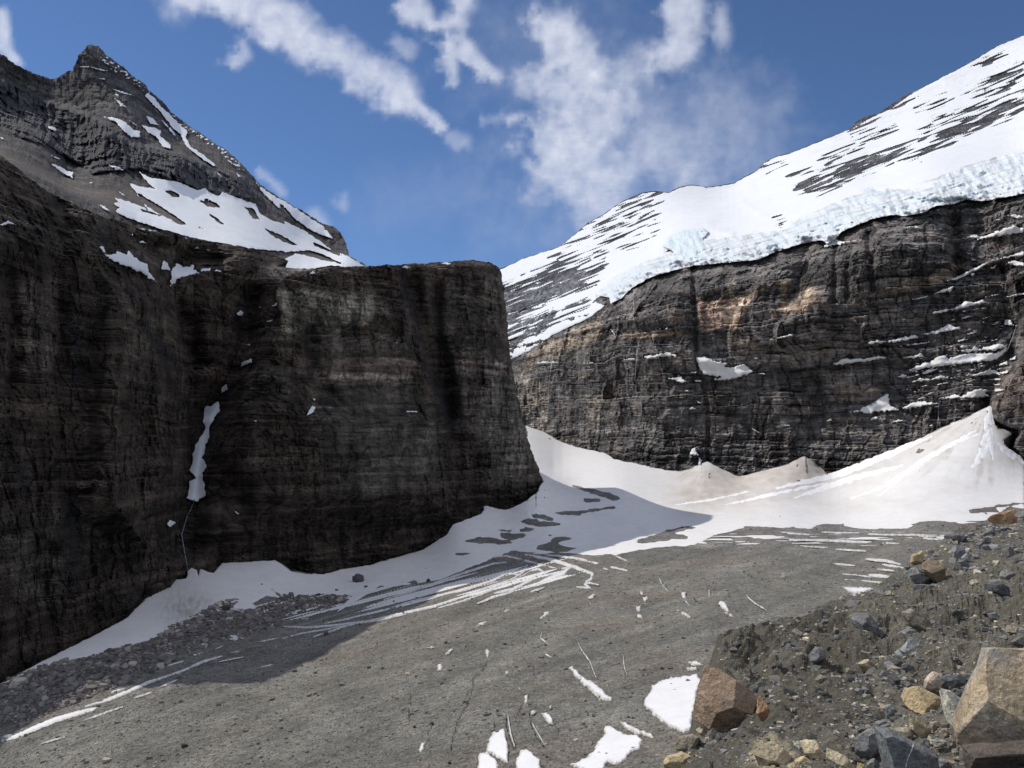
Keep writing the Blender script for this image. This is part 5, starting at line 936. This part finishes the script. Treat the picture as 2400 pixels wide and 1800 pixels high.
# the white vein: a thin quartz strip raised on the face of the slate slab
def vein():
    pts = Z('R1', '1538,1022 1528,1060 1510,1095 1498,1130 1490,1170'); dep = bpy.context.evaluated_depsgraph_get()
    bvh_v = np.array([v.co for v in slab.data.vertices]) + np.array(slab.location)
    from mathutils.bvhtree import BVHTree
    tr = BVHTree.FromPolygons([tuple(v) for v in bvh_v], [tuple(p.vertices) for p in slab.data.polygons])
    V = []; n = 14
    for j in range(n):
        q = j / (n - 1) * (len(pts) - 1); a = int(min(q, len(pts) - 2)); f = q - a
        u = pts[a][0] * (1 - f) + pts[a + 1][0] * f; v = pts[a][1] * (1 - f) + pts[a + 1][1] * f; wd = 1.3 + .7 * math.sin(j * 2.3)
        for du in (-wd, wd):
            d = Vector(rays(np.array(u + du), np.array(v))).normalized(); h = tr.ray_cast(Vector((0, 0, 0)), d)
            if h[0] is None: return
            V.append(np.array(h[0] - d * .006))
    T = [(2 * j, 2 * j + 1, 2 * j + 3) for j in range(n - 1)] + [(2 * j, 2 * j + 3, 2 * j + 2) for j in range(n - 1)]
    me = mesh_obj('quartz_vein', np.array(V), np.array(T), np.ones((len(V), 3)) * .75, M_stone, loc=tuple(slab.location)); me.parent = slab; me.location = (0, 0, 0)
vein()
# templates for small stones
def template(seed, n=5, flat=.7):
    r = random.Random(seed); pl = []
    for i in range(n):
        a = r.uniform(0, 6.283); z = r.uniform(-1, 1); q = math.sqrt(1 - z * z); pl.append(((q * math.cos(a), q * math.sin(a), z), r.uniform(.62, 1.0)))
    for s_ in ((1, 0, 0), (-1, 0, 0), (0, 1, 0), (0, -1, 0), (0, 0, 1), (0, 0, -1)): pl.append((s_, r.uniform(.75, 1.0)))
    V, T = poly_rock(pl, 1.0, 9, 0, seed, bev=0)
    V[:, 2] *= flat; return V, T
TPL = [template(900 + i, 3 + i % 3, .55 + .1 * (i % 4)) for i in range(8)]
PAL = np.array([(.17, .17, .165), (.23, .225, .21), (.12, .12, .12), (.30, .29, .26), (.42, .37, .28), (.52, .46, .34), (.20, .17, .13), (.21, .208, .20), (.34, .27, .19)])
def scatter(name, pos, size, colr, mat, rs, **kw):
    Vs, Ts, Cs = [], [], []; off = 0; n = len(pos); pick = rs.randint(0, len(TPL), n)
    for k, (tv, tt) in enumerate(TPL):
        m = np.nonzero(pick == k)[0]
        if not len(m): continue
        yaw = rs.uniform(0, 6.28, len(m)); til = rs.uniform(-.5, .5, len(m)); asp = rs.uniform(.65, 1.25, (len(m), 3)); asp[:, 2] *= .9
        v = tv[None] * asp[:, None, :]
        c, s_ = np.cos(til)[:, None], np.sin(til)[:, None]; y2 = v[..., 1] * c - v[..., 2] * s_; z2 = v[..., 1] * s_ + v[..., 2] * c
        c, s_ = np.cos(yaw)[:, None], np.sin(yaw)[:, None]; x3 = v[..., 0] * c - y2 * s_; y3 = v[..., 0] * s_ + y2 * c
        w = np.stack([x3, y3, z2], -1) * size[m][:, None, None] * .5 + pos[m][:, None, :] + np.array([0, 0, 1]) * (size[m] * .12)[:, None, None]
        nv = len(tv); Vs.append(w.reshape(-1, 3)); Ts.append((tt[None] + (np.arange(len(m)) * nv)[:, None, None]).reshape(-1, 3) + off); off += nv * len(m)
        Cs.append(np.repeat(colr[m], nv, axis=0))
    return mesh_obj(name, np.concatenate(Vs), np.concatenate(Ts), np.concatenate(Cs), mat, **kw)
rs = np.random.RandomState(5)
# gravel on the moraine: dense in the stony gullies, sparse on the raw till
n = 44000; u = rs.uniform(1540, 2560, n); v = rs.uniform(1180, 1830, n)
ok = mor.at(u, v, edge) > -2
dens = np.maximum.reduce([.30 * np.ones(n)] + [a * np.exp(-(pld(u, v, Z('R1', s_))[0] / w_ / 1.25) ** 2) for s_, w_, a in [('1240,860 1340,720 1420,660 1560,600 1700,480 1900,420 2212,380', 34, 1.0), ('1200,960 1350,880 1450,760', 30, 1.0), ('360,380 560,360 760,300 880,220', 14, 1.0), ('1300,300 1420,480 1380,600', 26, .8), ('1900,130 1800,350 1700,420', 24, .6), ('1650,940 1700,1100 1820,1100', 18, 1.0), ('1750,700 1900,700', 16, 1), ('250,1000 420,1060 600,980', 22, .7), ('1000,560 1200,760 1260,860', 24, .6)]])
dens = dens * (.4 + 1.2 * sst(-.4, .4, fbm(u / 26, v / 26, 0, 3, 620)))
dens = np.maximum(dens, .8 * sst(1340, 1250, v)); ok &= rs.uniform(0, 1, n) < dens; u = u[ok]; v = v[ok]; n = len(u)
pos = mor_at(u, v); t = np.linalg.norm(pos, axis=1)
szpx = 2.8 + 2.6 * rs.pareto(2.5, n); szpx = np.minimum(szpx, 16); size = szpx * t / F
ci = rs.choice(9, n, p=[.22, .2, .12, .12, .09, .06, .08, .07, .04]); colr = PAL[ci] * rs.uniform(.8, 1.2, (n, 1))
scatter('gravel', pos, size, colr, M_rubble, rs, kind='stuff', label='loose grey and cream gravel strewn over the moraine slope')
# individual cobbles
rg_ = np.random.RandomState(17); cob = []
mats = {}
for k in range(1200):
    u1 = rg_.uniform(1640, 2395); v1 = rg_.uniform(1210, 1790)
    if float(mor.at(np.array(u1), np.array(v1), edge)) < 12: continue
    if 2230 < u1 and v1 > 1500: continue
    cob.append((u1, v1))
    if len(cob) >= 285: break
cm = []
for k, (tv, tt) in enumerate(TPL):
    V2, T2 = poly_rock(rplanes(k + 40, 14), 1.0, .5, .03, 950 + k, .05)
    for j, c in enumerate([(.19, .185, .17), (.27, .26, .235), (.48, .42, .31)]):
        me = bpy.data.meshes.new('cobble'); me.from_pydata([tuple(q * np.array([1, .8, .65])) for q in V2], [], [tuple(int(i) for i in q) for q in T2])
        at = me.color_attributes.new('Col', 'FLOAT_COLOR', 'POINT'); at.data.foreach_set('color', np.tile(np.array(list(c) + [1.0], np.float32), len(V2))); me.materials.append(M_stone); cm.append((me, ['dark grey', 'light grey', 'cream'][j]))
for k, (u1, v1) in enumerate(cob):
    p1 = mor_at(np.array(u1), np.array(v1)); d_ = np.linalg.norm(p1); s1 = (13 + 13 * rg_.pareto(2.6)) * d_ / F * .5; s1 = min(s1, 17 * d_ / F)
    me, cn = cm[rg_.choice(len(cm), p=np.tile([.5, .35, .15], 8) / 8)]
    o = bpy.data.objects.new('cobble', me); COL.objects.link(o); o.location = tuple(p1 + np.array([0, 0, s1 * .15])); o.scale = (s1,) * 3
    o.rotation_euler = (rg_.uniform(-.5, .5), rg_.uniform(-.5, .5), rg_.uniform(0, 6.28)); o['category'] = 'stone'
    
    ar = 'high on the far upper moraine slope' if v1 < 1330 else ('on the till below the ridge rock stack' if v1 < 1450 and u1 > 2000 else ('on the dark till crest' if v1 < 1560 and u1 < 1950 else ('in the middle of the stony chute' if v1 < 1640 else ('near the cream blocks of the bottom row' if u1 < 2000 else 'among the stones around the slate slab'))))
    sz_ = 'tiny' if s1 * F / d_ < 6 else 'small'
    o['label'] = '%s %s cobble half sunk %s' % (sz_, cn, ar); o['group'] = '%s %s cobbles %s' % (sz_, cn, ar)
# debris stones on the glacier
n = 20000; u = rs.uniform(-40, 2440, n); v = 1180 + 640 * rs.uniform(0, 1, n) ** .8
bf = terr.at(u, v, basin_f(terr.U, terr.V)); f0 = terr.at(u, v, sdf(terr.U, terr.V, BASE)); inr = terr.at(u, v, sR)
mf = sdf(u, v, Msil)
ok = (bf < -1) & (f0 > 4) & (mf < 0); u = u[ok]; v = v[ok]; inr = inr[ok]; n = len(u)
pos = np.stack([terr.at(u, v, terr.PP[..., i]) for i in range(3)], -1); t = np.linalg.norm(pos, axis=1)
size = np.minimum((1.9 + 1.4 * rs.pareto(2.5, n)) * t / F * 1.0, 10 * t / F); size = np.where(t > 500, np.minimum(size, 5.0 * t / F), size)
colr = (np.array([.185, .175, .152])[None] * rs.choice([.6, .85, 1, 1.25, 1.9], n, p=[.15, .3, .3, .2, .05])[:, None]) * np.array([1, 1, 1]) + rs.uniform(-.01, .01, (n, 3))
scatter('glacier_stones', pos, size, np.clip(colr, .02, .6), M_rubble, rs, kind='stuff', label='countless stones scattered over the debris covered glacier')
# rubble heap at the left, in front of the snow bank
n = 60000; u = rs.uniform(-40, 860, n); v = rs.uniform(1380, 1700, n); q_ = terr.at(u, v, sR); ok = (q_ > 0) & (rs.uniform(0, 1, n) < .75); u = u[ok]; v = v[ok]; q_ = q_[ok]; n = min(len(u), 5500); u = u[:n]; v = v[:n]
pos = np.stack([terr.at(u, v, terr.PP[..., i]) for i in range(3)], -1); t = np.linalg.norm(pos, axis=1)
size = np.minimum((3.6 + 2.6 * rs.pareto(2.3, n)), 18) * t / F
colr = np.array([(.15, .135, .125), (.19, .165, .15), (.12, .11, .105), (.27, .24, .21), (.36, .34, .28)])[rs.choice(5, n, p=[.35, .3, .15, .15, .05])] * rs.uniform(.8, 1.2, (n, 1))
scatter('rubble', pos, size, colr, M_rubble, rs, kind='stuff', label='heap of broken purple grey rock between snow bank and glacier')
# single boulders out on the snow and ice
BIG = [('BL', 1548, 838, 46, 'big dark boulder standing alone on the shaded snow bank'), ('BL', 1258, 908, 22, 'grey boulder at the top of the rubble heap on the snow'), ('BL', 975, 968, 34, 'dark boulder at the back edge of the rubble heap beside the snow bank'), ('BL', 80, 1310, 52, 'pale yellowish block on the sunlit end of the rubble heap'), ('BL', 470, 1160, 34, 'dark brown boulder on the rubble ridge crest'), ('BL', 515, 1150, 24, 'red brown boulder on the rubble ridge crest'), ('BL', 575, 1225, 24, 'pale grey boulder in the middle of the shaded rubble'), ('BL', 655, 1240, 20, 'flat dark boulder beside the long snow strip'), ('BL', 1130, 865, 8, 'tiny dark stone alone high on the snow bank'), ('BL', 1455, 890, 12, 'small dark stone on the snow in front of the cliff foot'), ('BL', 1375, 910, 16, 'dark stone at the end of the rubble on the snow'), ('BL', 1580, 875, 14, 'dark stone below the big lone boulder'),
       ('BL', 1850, 848, 16, 'dark stone among the streaked snow right of the rubble'), ('BL', 1170, 1360, 22, 'grey block on the open debris in the lower left'), ('BL', 795, 1560, 22, 'black boulder near the bottom edge on the left'), ('BL', 590, 1443, 16, 'light grey stone on the left part of the debris'), ('BL', 1410, 1078, 18, 'dark double stone just outside the cliff shadow'), ('BL', 460, 1625, 24, 'pale topped stone at the bottom left edge'), ('BL', 1760, 1255, 20, 'pale block left of the row of small snow patches'), ('BL', 30, 1525, 24, 'white topped stone at the lower end of the snow strip'), ('BR', 1178, 825, 24, 'pale flat block alone on the far right debris'), ('BR', 735, 618, 10, 'dark stone on the debris island in the snow'), ('G4', 510, 1630, 26, 'black flat block beside the bottom snow patches'), ('G4', 75, 1340, 20, 'pale stone left of the crevasses'), ('G4', 765, 985, 14, 'pale stone between two crevasses'), ('G4', 345, 200, 18, 'grey block among the curved snow streaks'), ('BR', 1240, 418, 9, 'dark stone on the dirty snow cone'), ('BL', 1790, 1480, 14, 'dark stone over the bottom left crevasse'), ('BR', 530, 1275, 14, 'pale tan block above the bottom snow patch')]
CL = {'pale': (.42, .38, .29), 'dark': (.075, .07, .066), 'black': (.04, .04, .04), 'grey': (.19, .18, .17), 'big ': (.075, .072, .07), 'tiny': (.07, .07, .07), 'smal': (.07, .07, .07), 'red ': (.22, .15, .12), 'flat': (.08, .08, .08), 'ligh': (.30, .29, .27), 'whit': (.5, .48, .44), 'blac': (.04, .04, .04)}
for k, (zm, a, b, wz, lab) in enumerate(BIG):
    ox, oy, sc = ZM[zm]; uu, vv = ox + a * sc, oy + b * sc; szp = wz * sc
    v2 = vv + szp * .35
    p1 = np.array([float(terr.at(np.array(uu), np.array(v2), terr.PP[..., i])) for i in range(3)]); sz = szp * np.linalg.norm(p1) / F
    V2, T2 = poly_rock(rplanes(k + 80, 10), 1.0, .35, .04, 700 + k, .03)
    V2 = V2 * np.array([.5, .45, .42]) * sz * 1.15; c = CL.get(lab[:4], (.2, .18, .16)); Cc = np.ones((len(V2), 3)) * np.array(c)
    mesh_obj('boulder', V2 + p1 + np.array([0, 0, .25 * sz]), T2, Cc, M_rubble, label=lab, cat='boulder', loc=tuple(p1))
# many medium blocks of the heap, each on its own
rr = np.random.RandomState(3); kk = 0; bme = []
for k in range(6):
    V2, T2 = poly_rock(rplanes(k + 160, 8), 1.0, 3, 0, 0, 0)
    me = bpy.data.meshes.new('block'); me.from_pydata([tuple(q) for q in V2], [], [tuple(int(i) for i in q) for q in T2]); at = me.color_attributes.new('Col', 'FLOAT_COLOR', 'POINT')
    c = [(.16, .145, .135), (.20, .175, .16), (.13, .12, .115), (.24, .215, .19), (.17, .14, .13), (.28, .26, .22)][k]; at.data.foreach_set('color', np.tile(np.array(list(c) + [1.0], np.float32), len(V2))); me.materials.append(M_rubble); bme.append(me)
while kk < 110:
    uu, vv = rr.uniform(0, 800), rr.uniform(1390, 1640)
    if float(terr.at(np.array(uu), np.array(vv), sR)) < 5: continue
    p1 = np.array([float(terr.at(np.array(uu), np.array(vv), terr.PP[..., i])) for i in range(3)]); s1 = rr.uniform(4, 8.5) * np.linalg.norm(p1) / F
    o = bpy.data.objects.new('block', bme[rr.randint(6)]); COL.objects.link(o); o.location = tuple(p1 + np.array([0, 0, .2 * s1])); o.scale = (s1 * rr.uniform(.8, 1.3), s1, s1 * rr.uniform(.5, .9)); o.rotation_euler = (rr.uniform(-.6, .6), rr.uniform(-.6, .6), rr.uniform(0, 6.28))
    ar = 'at the sunlit left end of the rubble heap' if uu < 170 else ('in the shaded lower part of the rubble heap' if uu < 400 else 'in the upper right part of the rubble heap'); cn = ['grey brown', 'light brown', 'dark grey', 'pale brown', 'reddish brown', 'pale grey'][bme.index(o.data)]
    o['category'] = 'block'; o['label'] = 'angular %s block lying %s' % (cn, ar); o['group'] = '%s blocks %s' % (cn, ar); kk += 1

# ================================================================== VALLEY FLOOR beyond and below everything in view, and CLOUDS
gu = np.linspace(-30000, 30000, 61); GX, GY = np.meshgrid(gu, gu); far_r = np.hypot(GX, GY)
GZ = -330 + 500 * sst(6000, 30000, far_r) + 120 * fbm(GX / 4000, GY / 4000, 0, 4, 650)
Pv = np.stack([GX, GY, GZ], -1); Cg = np.empty(Pv.shape, np.float32); Cg[:] = (.12, .115, .10)
Pa, T3, Ca = clip(Pv, np.ones(GX.shape), Cg); mesh_obj('valley_floor', Pa, T3, Ca, M_debris, kind='structure')

HC = 3600.0
def cloud_d(U, V):
    big = fbm(U / 90, V / 90, 0, 6, 661, .58); det = fbm(U / 26, V / 30, 0, 5, 662, .6); D = np.zeros(U.shape, np.float32)
    wu, wv = U + 10 * det + 22 * big, V + 10 * fbm(U / 30, V / 30, 0, 4, 663)
    def blob(pts, w, a, soft, nz, ta=0.0):
        d, s = pld(wu, wv, pts); ww = w * (1 - ta * s); f = 1 - d / ww
        return a * sst(-.05 - soft, .35 + soft, f * .9 + nz * (.9 * big + .32 * det))
    items = [('425,-40 575,5 694,72 803,138 879,180 944,230', 60, .86, .32, .9, .25), ('480,-30 575,20 694,85', 55, .6, .35, .9, 0), ('944,225 990,262 1035,298', 22, .8, .3, 1.1, .3), ('560,100 575,130 560,140', 18, .6, .4, 1.4, 0),
             ('975,20 1010,60 1060,50 1090,-20', 34, .8, .35, 1.2, 0), ('1030,60 1050,110 1058,190', 26, .8, .35, 1.2, .3), ('1070,90 1110,140 1160,180', 24, .8, .35, 1.2, .2),
             ('1300,70 1340,110 1380,180', 52, .9, .4, 1.1, 0), ('1265,200 1330,230 1390,290 1440,250', 52, .7, .45, 1.2, 0), ('1600,-20 1620,60 1560,150', 50, .8, .4, 1.2, .2), ('1680,30 1690,80', 26, .55, .5, 1.4, 0), ('1400,200 1520,150 1600,120', 40, .4, .6, 1.2, 0),
             ('1300,330 1370,370 1430,420', 62, .75, .45, 1.0, 0), ('1290,400 1370,440 1400,480', 55, .7, .5, 1.0, 0), ('1500,330 1560,380 1600,400', 62, .45, .6, .9, 0), ('1420,260 1560,300 1700,330', 130, .24, .8, 1.1, 0), ('1300,150 1450,420 1560,430', 170, .18, .9, 1.1, 0), ('1700,240 1780,340', 80, .16, .9, .7, 0),
             ('1190,285 1230,262 1255,320', 12, .6, .5, 1.3, 0), ('1140,280 1170,275', 18, .4, .6, 1.3, 0), ('920,100 960,115', 18, .45, .6, 1.5, 0), ('1060,325 1090,330', 16, .35, .6, 1.4, 0), ('400,10 420,30', 26, .25, .8, 1.3, 0),
             ('-60,20 0,40 12,120 35,150', 26, .9, .3, .9, .3), ('605,400 630,425 660,450', 13, .42, .5, 1.2, 0), ('800,460 806,480', 12, .35, .7, 1.2, 0), ('740,500 760,530', 16, .4, .6, 1.2, 0), ('900,480 1000,460 1080,440', 60, .12, 1.2, .8, 0), ('1190,530 1300,540', 80, .12, 1.2, .8, 0)]
    for s_, w, a, so, nz, ta in items:
        D = 1 - (1 - D) * (1 - np.clip(blob(Z('N', s_), w, a, so, nz, ta), 0, 1))
    out = np.maximum.reduce([-80 - U, U - 2480, -60 - V, U * 0]); o = sst(0, 400, out)
    D = D * (1 - sst(0, 60, out))
    tex = .82 + .34 * fbm(U / 34 + V / 60, V / 60 - U / 80, 0, 5, 664, .5)
    return np.clip(D * tex, 0, 1)
us = rng(-160, 2440, 8); vs = rng(-100, 640, 8)
clo = Surf(us, vs, lambda U, V: HC / rays(U, V)[..., 2]); Pc = clo.P(); Dc = cloud_d(clo.U, clo.V)
Cc = np.repeat(Dc[..., None], 3, -1).astype(np.float32)
Pa, T3, Ca = clip(Pc, np.ones(Dc.shape), Cc)
mcl, nt, b = mat_base('cloud'); out = nt.nodes['Material Output']; nt.nodes.remove(b)
at = nd(nt, 'ShaderNodeAttribute'); at.attribute_name = 'Col'; tr = nd(nt, 'ShaderNodeBsdfTransparent'); tl = nd(nt, 'ShaderNodeBsdfTranslucent'); tl.inputs[0].default_value = (.92, .93, .95, 1)
df = nd(nt, 'ShaderNodeBsdfDiffuse'); df.inputs[0].default_value = (.9, .9, .9, 1); m1 = nd(nt, 'ShaderNodeMixShader'); m1.inputs[0].default_value = .12
nt.links.new(tl.outputs[0], m1.inputs[1]); nt.links.new(df.outputs[0], m1.inputs[2])
nz = noise(nt, vec(nt, (1, 1, 1)), .006, 6, .65); fac = math_(nt, 'MULTIPLY', at.outputs['Fac'], mrange(nt, nz, .25, .75, .86, 1.08)); fac = math_(nt, 'MINIMUM', fac, 1.0)
m2 = nd(nt, 'ShaderNodeMixShader'); nt.links.new(fac, m2.inputs[0]); nt.links.new(tr.outputs[0], m2.inputs[1]); nt.links.new(m1.outputs[0], m2.inputs[2]); nt.links.new(m2.outputs[0], out.inputs['Surface'])
# added unseen cloud overhead and behind, denser than in view, to fill the shade
gx = np.linspace(-16000, 16000, 160); GX, GY = np.meshgrid(gx, gx); el = HC / np.hypot(GX, GY)
uu = CU + F * GX / np.maximum(GY, 1); inview = sst(3600, 4600, GY) * sst(3900, 2900, uu) * sst(-1500, -500, uu)
sx, sy = SUN_DIR[0] / SUN_DIR[2] * HC, SUN_DIR[1] / SUN_DIR[2] * HC
sunhole = np.exp(-((GX - sx - 300) / 2300) ** 2 - ((GY - sy - 1100) / 2300) ** 2)
D2 = sst(-.36, -.02, fbm(GX / 2600, GY / 2600, 0, 6, 671, .55)) * .85 * (1 - inview) * (1 - sst(.15, .5, sunhole))
P2, T2, C2 = clip(np.stack([GX, GY, np.full(GX.shape, HC + 60.0)], -1), D2 - .01, np.repeat(D2[..., None], 3, -1).astype(np.float32))
Pa, T3, Ca = np.concatenate([Pa, P2]), np.concatenate([T3, T2 + len(Pa)]), np.concatenate([Ca, C2])
clouds = mesh_obj('clouds', Pa, T3, Ca, mcl, smooth=True, kind='structure', label='thin white clouds drifting high in a deep blue sky, plus added cloud out of view')
